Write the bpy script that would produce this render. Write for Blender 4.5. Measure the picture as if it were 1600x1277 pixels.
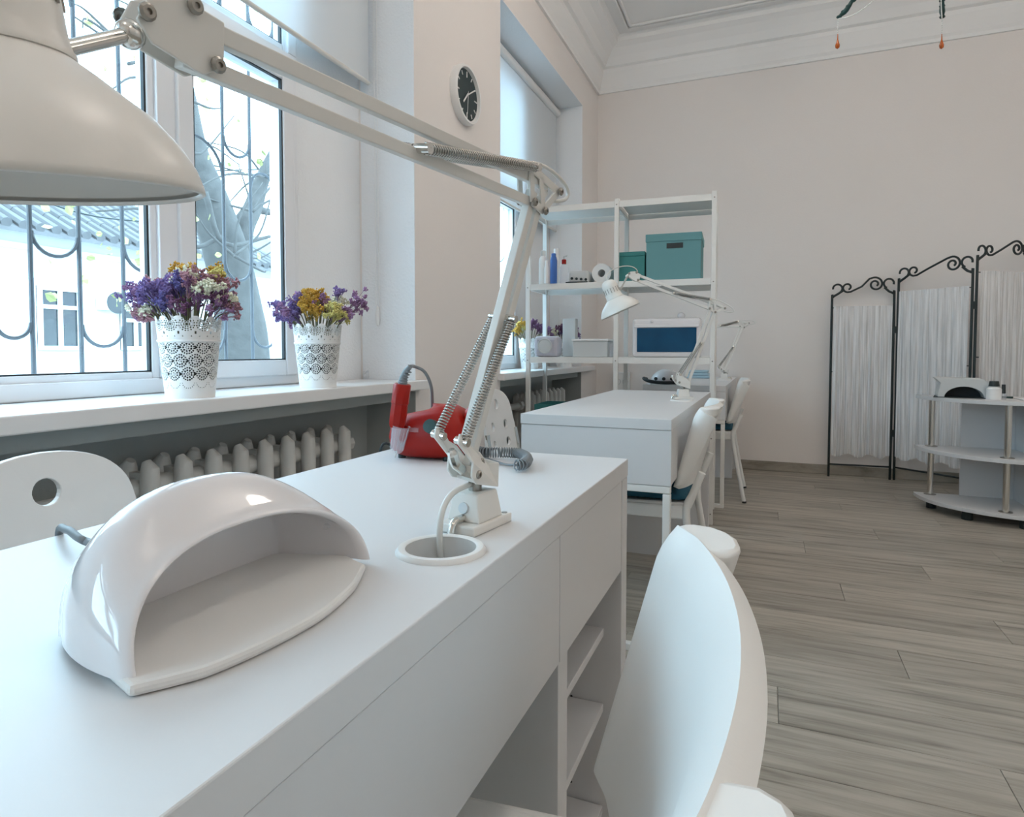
import bpy, bmesh, math, random
from mathutils import Vector, Matrix
random.seed(7)
for o in list(bpy.data.objects): bpy.data.objects.remove(o)
SC = bpy.context.scene
COL = SC.collection

# ------------------------------------------------------------------ camera
F_PX, YAW, PIT, ROLL, CAM_H = 984.0, .386, .0403, .0008, .962
CX, CY = 800.0, 588.0
fw = Vector((-math.sin(YAW)*math.cos(PIT), math.cos(YAW)*math.cos(PIT), -math.sin(PIT)))
r0 = Vector((math.cos(YAW), math.sin(YAW), 0)); u0 = r0.cross(fw)
rt = r0*math.cos(ROLL)+u0*math.sin(ROLL); up = u0*math.cos(ROLL)-r0*math.sin(ROLL)
EYE = Vector((0, 0, CAM_H))
cd = bpy.data.cameras.new('camera'); cam = bpy.data.objects.new('camera', cd); COL.objects.link(cam)
cd.sensor_width = 36; cd.lens = F_PX/1600*36; cd.shift_y = -(1277/2-CY)/1600
cd.clip_start = .02; cd.clip_end = 200
M4 = Matrix((rt, up, -fw)).transposed().to_4x4(); M4.translation = EYE
cam.matrix_world = M4
SC.camera = cam
def dep(px, py, Z): return EYE + (fw+rt*((px-CX)/F_PX)+up*((CY-py)/F_PX))*Z
def at(px, py, ax, val):
    d = fw+rt*((px-CX)/F_PX)+up*((CY-py)/F_PX); i = 'xyz'.index(ax)
    return EYE + d*((val-EYE[i])/d[i])

# ------------------------------------------------------------------ light
W = bpy.data.worlds.new('World'); SC.world = W; W.use_nodes = True
bg = W.node_tree.nodes['Background']
bg.inputs[0].default_value = (.56, .81, 1.0, 1); bg.inputs[1].default_value = 8.6     # even overcast sky
vs = SC.view_settings
vs.view_transform = 'Standard'; vs.look = 'None'; vs.gamma = 1; vs.use_curve_mapping = False
vs.exposure = .1
def portal(x, y0, y1, z0, z1):
    l = bpy.data.lights.new('window_portal', 'AREA'); l.shape = 'RECTANGLE'; l.size = z1-z0; l.size_y = y1-y0
    l.cycles.is_portal = True
    o = bpy.data.objects.new('window_portal', l); COL.objects.link(o)
    o.location = (x, (y0+y1)/2, (z0+z1)/2); o.rotation_euler = (0, -math.pi/2, 0)
for a, b in ((.35, 1.99), (3.33, 4.25), (-2.2, -.5)): portal(-1.80, a, b, .85, 2.88)

# ------------------------------------------------------------------ materials
def mat(name, col, rough=.5, metal=0., bump=0., bscale=60., var=0., vscale=6., spec=.5, coat=0., rnd=0., trans=0., alpha=1., sub=0.):
    m = bpy.data.materials.new(name); m.use_nodes = True
    nt = m.node_tree; b = nt.nodes['Principled BSDF']
    b.inputs['Base Color'].default_value = (*col, 1); b.inputs['Roughness'].default_value = rough
    b.inputs['Metallic'].default_value = metal; b.inputs['Specular IOR Level'].default_value = spec
    b.inputs['Coat Weight'].default_value = coat; b.inputs['Transmission Weight'].default_value = trans
    b.inputs['Alpha'].default_value = alpha
    tc = nt.nodes.new('ShaderNodeTexCoord')
    if var or rnd:
        n = nt.nodes.new('ShaderNodeTexNoise'); n.inputs['Scale'].default_value = vscale; n.inputs['Detail'].default_value = 4
        nt.links.new(tc.outputs['Object'], n.inputs['Vector'])
        mr = nt.nodes.new('ShaderNodeMapRange'); mr.inputs[3].default_value = 1-var; mr.inputs[4].default_value = 1+var
        nt.links.new(n.outputs[0], mr.inputs[0])
        val = mr.outputs[0]
        if rnd:
            oi = nt.nodes.new('ShaderNodeObjectInfo'); m2 = nt.nodes.new('ShaderNodeMapRange')
            m2.inputs[3].default_value = 1-rnd; m2.inputs[4].default_value = 1+rnd
            nt.links.new(oi.outputs['Random'], m2.inputs[0])
            mm = nt.nodes.new('ShaderNodeMath'); mm.operation = 'MULTIPLY'
            nt.links.new(val, mm.inputs[0]); nt.links.new(m2.outputs[0], mm.inputs[1]); val = mm.outputs[0]
        vm = nt.nodes.new('ShaderNodeVectorMath'); vm.operation = 'SCALE'; vm.inputs[0].default_value = col
        nt.links.new(val, vm.inputs['Scale']); nt.links.new(vm.outputs[0], b.inputs['Base Color'])
    if bump:
        n = nt.nodes.new('ShaderNodeTexNoise'); n.inputs['Scale'].default_value = bscale; n.inputs['Detail'].default_value = 3
        nt.links.new(tc.outputs['Object'], n.inputs['Vector'])
        bp = nt.nodes.new('ShaderNodeBump'); bp.inputs['Strength'].default_value = bump; bp.inputs['Distance'].default_value = .01
        nt.links.new(n.outputs[0], bp.inputs['Height']); nt.links.new(bp.outputs[0], b.inputs['Normal'])
    return m
MT = {}
MT['wall'] = mat('wall_paint', (.86, .815, .785), .9, bump=.08, bscale=90, var=.015, vscale=1.5, spec=.2)
MT['reveal'] = mat('reveal_plaster', (.89, .91, .93), .9, bump=.25, bscale=110, spec=.2)
MT['ceil'] = mat('ceiling_paint', (.91, .905, .895), .9, bump=.03, bscale=60, spec=.2)
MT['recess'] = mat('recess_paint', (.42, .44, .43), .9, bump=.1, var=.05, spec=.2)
MT['pvc'] = mat('white_pvc', (.86, .88, .91), .3, bump=.01)
MT['gasket'] = mat('black_gasket', (.02, .025, .03), .6, bump=.02)
MT['sill'] = mat('sill_plastic', (.84, .84, .84), .28, bump=.02, bscale=25)
MT['blind'] = None
MT['desk'] = mat('white_laminate', (.68, .68, .685), .40, bump=.012, bscale=400, spec=.45)
MT['metal_white'] = mat('white_powder_coat', (.80, .79, .76), .38, bump=.02, bscale=300)
MT['lamp'] = mat('lamp_enamel', (.76, .74, .70), .33, bump=.01, bscale=200)
MT['lampin'] = mat('lamp_inner_enamel', (.62, .66, .68), .4, bump=.01)
MT['chrome'] = mat('chrome', (.72, .70, .66), .18, 1., bump=.01)
MT['spring'] = mat('spring_steel', (.50, .475, .44), .25, 1., bump=.01)
MT['liner'] = mat('dark_inner_pot', (.05, .055, .055), .8, bump=.05)
MT['screw'] = mat('screw_steel', (.35, .33, .30), .35, 1., bump=.02)
MT['gloss'] = mat('glossy_white_plastic', (.80, .78, .79), .08, coat=.6, bump=.004, bscale=30)
MT['satin'] = mat('satin_white_plastic', (.80, .79, .77), .42, bump=.02, bscale=500)
MT['chair'] = mat('chair_plastic', (.82, .82, .80), .38, bump=.02, bscale=400)
MT['blue'] = mat('blue_cushion_fabric', (.012, .10, .16), .9, bump=.3, bscale=300, var=.2, vscale=20)
MT['red'] = mat('red_plastic', (.33, .006, .0015), .38, spec=.35, bump=.01)
MT['clear'] = mat('clear_plastic', (.85, .88, .95), .06, alpha=.2, bump=.01)
MT['grey'] = mat('grey_rubber', (.22, .25, .27), .5, bump=.02)
MT['dark'] = mat('dark_rubber', (.012, .02, .022), .5, bump=.02)
MT['teal'] = mat('teal_card', (.13, .31, .33), .7, bump=.03, var=.04)
MT['teal2'] = mat('deep_teal_card', (.04, .215, .21), .7, bump=.03, var=.04)
MT['bluewin'] = mat('blue_tinted_screen', (.004, .065, .15), .2, spec=.3, var=.3, vscale=9)
MT['bottleblue'] = mat('blue_bottle_plastic', (.05, .16, .50), .4, bump=.01)
MT['lilac'] = mat('lilac_plastic', (.48, .47, .53), .5, bump=.02)
MT['cardgrey'] = mat('pale_grey_card', (.60, .62, .62), .7, bump=.02)
MT['towel'] = mat('pale_blue_towel', (.48, .66, .76), .95, bump=.6, bscale=200)
MT['iron'] = mat('black_wrought_iron', (.012, .022, .024), .45, bump=.05, bscale=150)
MT['grille'] = mat('painted_grille_iron', (.10, .11, .125), .5, bump=.05, bscale=100)
MT['rad'] = mat('radiator_paint', (.70, .69, .66), .5, bump=.05, bscale=60)
MT['clockface'] = mat('clock_black', (.015, .035, .04), .45, bump=.01)
MT['white'] = mat('white_paint', (.85, .85, .84), .5, bump=.01)
MT['amber'] = mat('amber_glass', (.55, .12, .015), .1, trans=.3, bump=.01)
MT['bead'] = mat('clear_bead', (.80, .82, .80), .1, bump=.01)
MT['leafgreen'] = mat('dark_green_enamel', (.01, .05, .05), .4, bump=.02)
MT['stem'] = mat('dry_stem', (.17, .16, .09), .9, var=.3, vscale=30)
FL = {'violet': (.23, .16, .36), 'indigo': (.13, .11, .29), 'mauve': (.34, .19, .34), 'pink': (.42, .22, .26),
      'mustard': (.55, .32, .05), 'lemon': (.68, .60, .22), 'cream': (.80, .78, .62), 'plum': (.20, .09, .18)}
for k, c in FL.items(): MT['fl_'+k] = mat('petals_'+k, c, .9, var=.35, vscale=60)
MT['bark'] = mat('tree_bark', (.085, .082, .08), .95, bump=1.0, bscale=14, var=.4, vscale=10)
MT['leaf'] = mat('yellow_green_leaf', (.36, .38, .15), .8, rnd=.3, var=.2)
MT['facade'] = mat('white_facade', (.72, .72, .70), .9, bump=.1, var=.05, vscale=2)
MT['rooftile'] = mat('grey_roof_tile', (.13, .13, .135), .9, bump=.3, bscale=20, var=.2, rnd=.15)
MT['darkglass'] = mat('dark_house_glass', (.03, .035, .04), .15, var=.2)
MT['asphalt'] = mat('asphalt', (.32, .32, .32), .95, bump=.3, bscale=40, var=.1)
MT['carpaint'] = mat('silver_car_paint', (.45, .47, .50), .2, metal=.4, coat=.8, bump=.01)
def glow(name, col, power):
    m = bpy.data.materials.new(name); m.use_nodes = True; nt = m.node_tree; nt.nodes.clear()
    out = nt.nodes.new('ShaderNodeOutputMaterial'); e_ = nt.nodes.new('ShaderNodeEmission'); e_.inputs[0].default_value = (*col, 1); e_.inputs[1].default_value = power
    nt.links.new(e_.outputs[0], out.inputs[0]); return m
MT['fill_glow'] = glow('fill_globe_glow', (1.0, .90, .81), 15.0)  # glow of the added fill globes
MT['paper'] = mat('white_paper', (.83, .84, .84), .8, bump=.02)
# roller blind: translucent cloth
m = bpy.data.materials.new('roller_blind_cloth'); m.use_nodes = True; nt = m.node_tree; nt.nodes.clear()
out = nt.nodes.new('ShaderNodeOutputMaterial'); df = nt.nodes.new('ShaderNodeBsdfDiffuse'); tl = nt.nodes.new('ShaderNodeBsdfTranslucent'); mx = nt.nodes.new('ShaderNodeMixShader')
wv = nt.nodes.new('ShaderNodeTexNoise'); wv.inputs['Scale'].default_value = 300; bp = nt.nodes.new('ShaderNodeBump'); bp.inputs['Strength'].default_value = .1
nt.links.new(wv.outputs[0], bp.inputs['Height']); nt.links.new(bp.outputs[0], df.inputs['Normal'])
df.inputs[0].default_value = (.93, .96, .98, 1); tl.inputs[0].default_value = (.88, .93, .96, 1); mx.inputs[0].default_value = .40
nt.links.new(df.outputs[0], mx.inputs[1]); nt.links.new(tl.outputs[0], mx.inputs[2]); nt.links.new(mx.outputs[0], out.inputs[0]); MT['blind'] = m
# sheer curtain
m = bpy.data.materials.new('sheer_white_cloth'); m.use_nodes = True; nt = m.node_tree; nt.nodes.clear()
out = nt.nodes.new('ShaderNodeOutputMaterial'); df = nt.nodes.new('ShaderNodeBsdfDiffuse'); tr = nt.nodes.new('ShaderNodeBsdfTransparent'); mx = nt.nodes.new('ShaderNodeMixShader')
nz = nt.nodes.new('ShaderNodeTexNoise'); nz.inputs['Scale'].default_value = 8; tc = nt.nodes.new('ShaderNodeTexCoord')
mp = nt.nodes.new('ShaderNodeMapping'); mp.inputs['Scale'].default_value = (12, 12, .3)
mr = nt.nodes.new('ShaderNodeMapRange'); mr.inputs[1].default_value = .3; mr.inputs[2].default_value = .7; mr.inputs[3].default_value = .5; mr.inputs[4].default_value = .95
nt.links.new(tc.outputs['Object'], mp.inputs[0]); nt.links.new(mp.outputs[0], nz.inputs['Vector']); nt.links.new(nz.outputs[0], mr.inputs[0]); nt.links.new(mr.outputs[0], mx.inputs[0])
df.inputs[0].default_value = (.86, .87, .88, 1)
nt.links.new(tr.outputs[0], mx.inputs[1]); nt.links.new(df.outputs[0], mx.inputs[2]); nt.links.new(mx.outputs[0], out.inputs[0]); MT['sheer'] = m
# window glass: mostly see-through with a weak mirror
m = bpy.data.materials.new('window_glass'); m.use_nodes = True; nt = m.node_tree; nt.nodes.clear()
out = nt.nodes.new('ShaderNodeOutputMaterial'); gl = nt.nodes.new('ShaderNodeBsdfGlossy'); tr = nt.nodes.new('ShaderNodeBsdfTransparent'); mx = nt.nodes.new('ShaderNodeMixShader')
lw = nt.nodes.new('ShaderNodeLayerWeight'); lw.inputs[0].default_value = .5; pw = nt.nodes.new('ShaderNodeMath'); pw.operation = 'POWER'; pw.inputs[1].default_value = 5
fr = nt.nodes.new('ShaderNodeMapRange'); fr.inputs[3].default_value = .025; fr.inputs[4].default_value = .6; nt.links.new(lw.outputs['Facing'], pw.inputs[0]); nt.links.new(pw.outputs[0], fr.inputs[0]); gl.inputs['Roughness'].default_value = .02; tr.inputs[0].default_value = (.94, .97, .97, 1)
nt.links.new(fr.outputs[0], mx.inputs[0]); nt.links.new(tr.outputs[0], mx.inputs[1]); nt.links.new(gl.outputs[0], mx.inputs[2]); nt.links.new(mx.outputs[0], out.inputs[0]); MT['glass'] = m
# laminate floor, grain along x
m = bpy.data.materials.new('grey_oak_laminate'); m.use_nodes = True; nt = m.node_tree; b = nt.nodes['Principled BSDF']
tc = nt.nodes.new('ShaderNodeTexCoord'); oi = nt.nodes.new('ShaderNodeObjectInfo')
mp = nt.nodes.new('ShaderNodeMapping'); mp.inputs['Scale'].default_value = (1.6, 22, 4)
ad = nt.nodes.new('ShaderNodeVectorMath'); ad.operation = 'ADD'; sc_ = nt.nodes.new('ShaderNodeVectorMath'); sc_.operation = 'SCALE'; sc_.inputs[0].default_value = (37, 53, 11)
nt.links.new(oi.outputs['Random'], sc_.inputs['Scale']); nt.links.new(tc.outputs['Object'], ad.inputs[0]); nt.links.new(sc_.outputs[0], ad.inputs[1]); nt.links.new(ad.outputs[0], mp.inputs[0])
n1 = nt.nodes.new('ShaderNodeTexNoise'); n1.inputs['Scale'].default_value = 1.4; n1.inputs['Detail'].default_value = 8; n1.inputs['Roughness'].default_value = .62; n1.inputs['Distortion'].default_value = .4
nt.links.new(mp.outputs[0], n1.inputs['Vector'])
cr = nt.nodes.new('ShaderNodeValToRGB'); e = cr.color_ramp.elements
e[0].position = .28; e[0].color = (.155, .139, .115, 1); e[1].position = .72; e[1].color = (.50, .46, .40, 1)
k = e.new(.42); k.color = (.32, .293, .247, 1); k = e.new(.55); k.color = (.42, .385, .33, 1)
nt.links.new(n1.outputs[0], cr.inputs[0])
mr = nt.nodes.new('ShaderNodeMapRange'); mr.inputs[3].default_value = .86; mr.inputs[4].default_value = 1.12; nt.links.new(oi.outputs['Random'], mr.inputs[0])
vm = nt.nodes.new('ShaderNodeVectorMath'); vm.operation = 'SCALE'; nt.links.new(cr.outputs[0], vm.inputs[0]); nt.links.new(mr.outputs[0], vm.inputs['Scale'])
nt.links.new(vm.outputs[0], b.inputs['Base Color']); b.inputs['Roughness'].default_value = .42; b.inputs['Specular IOR Level'].default_value = .4
bp = nt.nodes.new('ShaderNodeBump'); bp.inputs['Strength'].default_value = .08; nt.links.new(n1.outputs[0], bp.inputs['Height']); nt.links.new(bp.outputs[0], b.inputs['Normal'])
MT['floor'] = m

# ------------------------------------------------------------------ mesh helpers
class MB:
    def __init__(s): s.v = []; s.f = []
    def add(s, vs, fs):
        n = len(s.v); s.v += [Vector(p) for p in vs]; s.f += [tuple(i+n for i in f) for f in fs]; return s
    def box(s, a, b):
        (x0, y0, z0), (x1, y1, z1) = a, b
        x0, x1 = min(x0, x1), max(x0, x1); y0, y1 = min(y0, y1), max(y0, y1); z0, z1 = min(z0, z1), max(z0, z1)
        return s.add([(x0,y0,z0),(x1,y0,z0),(x1,y1,z0),(x0,y1,z0),(x0,y0,z1),(x1,y0,z1),(x1,y1,z1),(x0,y1,z1)],
                     [(3,2,1,0),(4,5,6,7),(0,1,5,4),(1,2,6,5),(2,3,7,6),(3,0,4,7)])
    def bar(s, p, q, w, h, side):
        """rectangular bar from p to q; w along `side`, h perpendicular"""
        p, q, side = Vector(p), Vector(q), Vector(side); d = (q-p).normalized()
        side = (side-d*side.dot(d)).normalized(); n = d.cross(side)
        V = [e_+side*a*w/2+n*b_*h/2 for e_ in (p, q) for a, b_ in ((-1,-1),(1,-1),(1,1),(-1,1))]
        return s.add(V, [(0,1,2,3),(7,6,5,4),(0,4,5,1),(1,5,6,2),(2,6,7,3),(3,7,4,0)])
    def tube(s, pts, r, seg=10, cap=True, closed=False):
        pts = [Vector(p) for p in pts]; n = len(pts); rr = r if isinstance(r, (list, tuple)) else [r]*n
        t0 = (pts[1]-pts[0]).normalized(); a = Vector((0,0,1)) if abs(t0.z) < .9 else Vector((1,0,0)); nrm = (a-t0*a.dot(t0)).normalized()
        V = []
        for i in range(n):
            if closed: t = pts[(i+1) % n]-pts[i-1]
            else: t = pts[min(i+1, n-1)]-pts[max(i-1, 0)]
            if t.length < 1e-9: t = t0
            t = t.normalized(); nrm = nrm-t*nrm.dot(t); nrm = nrm.normalized() if nrm.length > 1e-6 else a; bn = t.cross(nrm)
            for k in range(seg):
                an = 2*math.pi*k/seg; V.append(pts[i]+(nrm*math.cos(an)+bn*math.sin(an))*rr[i])
        Fs = []
        for i in range(n if closed else n-1):
            j = (i+1) % n
            for k in range(seg):
                k2 = (k+1) % seg; Fs.append((i*seg+k, i*seg+k2, j*seg+k2, j*seg+k))
        if cap and not closed: Fs += [tuple(reversed(range(seg))), tuple((n-1)*seg+k for k in range(seg))]
        return s.add(V, Fs)
    def cyl(s, p, q, r1, r2=None, seg=16): return s.tube([p, q], [r1, r1 if r2 is None else r2], seg)
    def lathe(s, prof, c=(0,0,0), axis=(0,0,1), seg=32, a0=0., a1=2*math.pi):
        ax = Vector(axis).normalized(); t = Vector((1,0,0)) if abs(ax.x) < .9 else Vector((0,1,0)); n = (t-ax*t.dot(ax)).normalized(); b_ = ax.cross(n); c = Vector(c)
        V = []; full = abs(a1-a0-2*math.pi) < 1e-6; m_ = seg if full else seg+1
        for r_, h_ in prof:
            for k in range(m_):
                an = a0+(a1-a0)*k/seg; V.append(c+ax*h_+(n*math.cos(an)+b_*math.sin(an))*max(r_, 1e-5))
        Fs = []
        for i in range(len(prof)-1):
            for k in range(seg):
                k2 = (k+1) % m_; Fs.append((i*m_+k, i*m_+k2, (i+1)*m_+k2, (i+1)*m_+k))
        return s.add(V, Fs)
    def prism(s, poly, off):
        """closed 3D polygon extruded by vector off"""
        poly = [Vector(p) for p in poly]; off = Vector(off); n = len(poly)
        return s.add(poly+[p+off for p in poly], [tuple(reversed(range(n))), tuple(range(n, 2*n))]+[(i, (i+1) % n, n+(i+1) % n, n+i) for i in range(n)])
    def ball(s, c, r, sx=1, sy=1, sz=1, seg=12, rings=8):
        c = Vector(c); V = []; Fs = []
        for i in range(rings+1):
            th = math.pi*i/rings
            for k in range(seg):
                an = 2*math.pi*k/seg; V.append(c+Vector((sx*r*math.sin(th)*math.cos(an), sy*r*math.sin(th)*math.sin(an), sz*r*math.cos(th))))
        for i in range(rings):
            for k in range(seg):
                k2 = (k+1) % seg; Fs.append((i*seg+k, (i+1)*seg+k, (i+1)*seg+k2, i*seg+k2))
        return s.add(V, Fs)
    def octa(s, c, r):
        c = Vector(c); q = [Vector((random.uniform(.7,1.3)*r*a, random.uniform(.7,1.3)*r*b_, random.uniform(.7,1.3)*r*d_)) for a, b_, d_ in ((1,0,0),(-1,0,0),(0,1,0),(0,-1,0),(0,0,1),(0,0,-1))]
        return s.add([c+x for x in q], [(0,2,4),(2,1,4),(1,3,4),(3,0,4),(2,0,5),(1,2,5),(3,1,5),(0,3,5)])
    def grid(s, fn, nu, nv, wrap=False):
        V = [fn(i/nu, j/nv) for j in range(nv+1) for i in range(nu+1)]
        return s.add(V, [(j*(nu+1)+i, j*(nu+1)+i+1, (j+1)*(nu+1)+i+1, (j+1)*(nu+1)+i) for j in range(nv) for i in range(nu)])
    def obj(s, name, material, parent=None, org=None, smooth=False, bevel=0., solid=0., sub=0, weld=False):
        org = Vector(org) if org is not None else Vector((0,0,0))
        me = bpy.data.meshes.new(name); me.from_pydata([tuple(p-org) for p in s.v], [], s.f); me.update()
        bm = bmesh.new(); bm.from_mesh(me)
        if weld: bmesh.ops.remove_doubles(bm, verts=bm.verts, dist=1e-5)
        bmesh.ops.recalc_face_normals(bm, faces=bm.faces); bm.to_mesh(me); bm.free()
        me.materials.append(MT[material] if isinstance(material, str) else material)
        o = bpy.data.objects.new(name, me); COL.objects.link(o)
        if parent is not None: o.parent = parent
        if smooth:
            for p in me.polygons: p.use_smooth = True
            if smooth != 'all':
                me.set_sharp_from_angle(angle=math.radians(40))
        if solid:
            md = o.modifiers.new('thickness', 'SOLIDIFY'); md.thickness = solid; md.offset = 0
        if bevel:
            md = o.modifiers.new('bevel', 'BEVEL'); md.width = bevel; md.segments = 2; md.limit_method = 'ANGLE'; md.angle_limit = math.radians(40)
        if sub:
            md = o.modifiers.new('subdivision', 'SUBSURF'); md.levels = sub; md.render_levels = sub
        return o
def tag(o, label, cat, group=None):
    o['label'] = label; o['category'] = cat
    if group: o['group'] = group
    return o
class Thing:
    """an Empty at the thing's base; parts given in world coordinates"""
    def __init__(s, name, label, cat, loc, group=None):
        s.e = bpy.data.objects.new(name, None); COL.objects.link(s.e); s.e.empty_display_size = .05
        s.loc = Vector(loc); s.e.location = s.loc; tag(s.e, label, cat, group)
    def part(s, mb, name, material, parent=None, label=None, **k):
        o = mb.obj(name, material, parent or s.e, s.loc, **k)
        if label: o['label'] = label
        return o
def single(mb, name, material, label, cat, loc, group=None, **k):
    o = mb.obj(name, material, None, loc, **k); o.location = Vector(loc); return tag(o, label, cat, group)
def struct(mb, name, material, parent=None, **k):
    o = mb.obj(name, material, parent, **k)
    if parent is None: o['kind'] = 'structure'
    return o
def dup(root, loc, rz=0., label=None, group=None):
    def cp(o, par):
        c = o.copy(); COL.objects.link(c); c.parent = par
        for ch in [x for x in bpy.data.objects if x.parent == o]: cp(ch, c)
        return c
    r = cp(root, None); r.location = loc; r.rotation_euler = (0, 0, rz)
    if label: r['label'] = label
    if group: r['group'] = group
    return r
def arc(c, r, a0, a1, n, ux, uy): 
    c = Vector(c); ux = Vector(ux); uy = Vector(uy)
    return [c+ux*(r*math.cos(a0+(a1-a0)*i/n))+uy*(r*math.sin(a0+(a1-a0)*i/n)) for i in range(n+1)]
def bez(p0, p1, p2, p3, n):
    p0, p1, p2, p3 = map(Vector, (p0, p1, p2, p3)); R_ = []
    for i in range(n+1):
        t = i/n; R_.append(p0*(1-t)**3+p1*3*t*(1-t)**2+p2*3*t*t*(1-t)+p3*t**3)
    return R_
def catmull(P, n=6):
    P = [Vector(p) for p in P]; Q = [P[0]*2-P[1]]+P+[P[-1]*2-P[-2]]; R_ = []
    for i in range(1, len(Q)-2):
        for k in range(n):
            t = k/n; a, b_, c, d = Q[i-1], Q[i], Q[i+1], Q[i+2]
            R_.append(.5*((2*b_)+(c-a)*t+(2*a-5*b_+4*c-d)*t*t+(3*b_-a-3*c+d)*t**3))
    R_.append(P[-1]); return R_
def helix(p, q, r, turns, per=9):
    p, q = Vector(p), Vector(q); d = (q-p); t = d.normalized(); a = Vector((0,0,1)) if abs(t.z) < .9 else Vector((1,0,0)); n = (a-t*a.dot(t)).normalized(); b_ = t.cross(n)
    N = turns*per
    return [p+d*(i/N)+(n*math.cos(2*math.pi*i/per)+b_*math.sin(2*math.pi*i/per))*r for i in range(N+1)]

# ------------------------------------------------------------------ room shell
XW, XWIN, FY, BY, XR, ZC = -1.41, -1.68, 5.46, -2.9, 3.3, 3.56
NICHES = [(.0, 2.364), (3.29, 4.97), (-2.5, -.3)]; ZS, ZN = .835, 2.93  # last niche holds the added, unseen window
TH = .38; XO = XW-TH
def wallbox(*bs):
    mb = MB()
    for a, b in bs: mb.box(a, b)
    return mb
ys = sorted(NICHES); cuts = [BY]+[v for n in ys for v in n]+[FY+.2]
bs = [((XO, cuts[i], 0), (XW, cuts[i+1], ZC)) for i in range(0, len(cuts), 2)]
bs += [((XO, a, ZN), (XW, b, ZC)) for a, b in NICHES]
wl = struct(wallbox(*bs), 'wall_left', 'wall')
for a, b in NICHES:
    t = .004
    rv = MB(); rv.box((XWIN, a, ZS), (XW-.0005, a+t, ZN)); rv.box((XWIN, b-t, ZS), (XW-.0005, b, ZN)); rv.box((XWIN, a, ZN-t), (XW-.0005, b, ZN))
    struct(rv, 'window_reveal', 'reveal', wl)
    rc = MB(); rc.box((XWIN-.02, a, 0), (XWIN+.02, b, ZS-.04)); rc.box((XWIN+.02, a, 0), (XW-.001, a+.004, ZS-.05)); rc.box((XWIN+.02, b-.004, 0), (XW-.001, b, ZS-.05))
    struct(rc, 'radiator_recess', 'recess', wl)
    lb = MB(); lb.box((XWIN+.02, a, ZS-.085), (XW-.03, b, ZS-.04)); struct(lb, 'sill_support', 'recess', wl)
struct(wallbox(((XO, FY, 0), (XR+.2, FY+.2, ZC))), 'wall_back', 'wall')
struct(wallbox(((XR, BY, 0), (XR+.2, FY, ZC))), 'wall_right', 'wall')
struct(wallbox(((XO, BY-.2, 0), (XR+.2, BY, ZC))), 'wall_front', 'wall')
ce = struct(wallbox(((XO, BY-.2, ZC), (XR+.2, FY+.2, ZC+.15))), 'ceiling', 'ceil')
# cornice: profile (distance from wall, z) swept along the two visible walls and the others
prof = [(0,3.19),(.018,3.19),(.018,3.215),(.03,3.235),(.045,3.30),(.06,3.345),(.06,3.375),(.085,3.385),(.12,3.44),(.17,3.49),(.215,3.515),(.215,3.545),(.24,3.56),(0,3.56)]
def cornice(name, f, L):
    mb = MB(); n = len(prof); V = [f(0, d, z) for d, z in prof]+[f(1, d, z) for d, z in prof]
    mb.add(V, [tuple(range(n)), tuple(reversed(range(n, 2*n)))]+[(i, (i+1) % n, n+(i+1) % n, n+i) for i in range(n)])
    return struct(mb, name, 'ceil')
cornice('trim_1', lambda t, d, z: (XW+d, BY+t*(FY-BY), z), 1); cornice('trim_2', lambda t, d, z: (XW+t*(XR-XW), FY-d, z), 1); cornice('trim_3', lambda t, d, z: (XR-d, BY+t*(FY-BY), z), 1)
mb = MB()
for d in (.31, .345): 
    w = .02
    mb.box((XW+d, BY, ZC-.018), (XW+d+w, FY-d, ZC)); mb.box((XW+d, FY-d-w, ZC-.018), (XR-d, FY-d, ZC))
struct(mb, 'ceiling_moulding', 'ceil', ce, bevel=.006)
# globe lamps added out of view to brighten the room
for i, (x, y, lab) in enumerate(((.0, -1.2, 'added white globe fill lamp over the window side near the rear wall'), (2.1, -1.2, 'added white globe fill lamp over the open floor near the rear wall'),
                              (.0, 1.1, 'added white globe fill lamp above the desk with the red drill'), (2.1, 1.1, 'added white globe fill lamp above the middle of the open floor'),
                              (.0, 3.0, 'added white globe fill lamp above the desk before the shelf'), (2.1, 3.0, 'added white globe fill lamp beside the chandelier'))):
    t = Thing('fill_globe_lamp', lab, 'fill lamp', (x, y, ZC), 'added globe fill lamps')
    t.part(MB().lathe([(.0,-.0005),(.06,-.0005),(.055,-.025),(.012,-.035),(.012,-.20),(.05,-.205),(.06,-.235),(0,-.235)], (x, y, ZC), seg=32), 'ceiling_mount', 'white', smooth=True)
    t.part(MB().ball((x, y, ZC-.37), .15, 1, 1, 1, 32, 18), 'fill_globe', 'fill_glow', smooth='all')
# floor planks
fl = struct(wallbox(((XO, BY-.2, -.12), (XR+.2, FY+.2, -.008))), 'floor', 'recess')
PW, PL = .193, 1.30
plank = None; row = 0; y = BY
while y < FY-.01:
    w = min(PW, FY-y); x = XW-.27-((row*.47) % 1.3)
    while x < XR:
        x0, x1 = max(x, XW-.27), min(x+PL, XR)
        if x1-x0 > .02:
            full = abs(x1-x0-PL) < 1e-4 and abs(w-PW) < 1e-4
            if full and plank is not None:
                o = plank.copy(); COL.objects.link(o)
            else:
                pm = MB(); g = .0007; L_, w_ = x1-x0, w
                pm.box((g, g, -.008), (L_-g, w_-g, 0)); o = pm.obj('plank', 'floor', fl, bevel=.0012)
                if full: plank = o
            o.parent = fl; o.location = (x0, y, 0)
        x += PL
    y += PW; row += 1
def base(name, a, b): struct(MB().box(a, b), name, 'floor', bevel=.004)
base('baseboard_back', (XW, FY-.014, 0), (XR, FY, .075)); base('baseboard_right', (XR-.014, BY, 0), (XR, FY-.014, .075))
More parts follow.
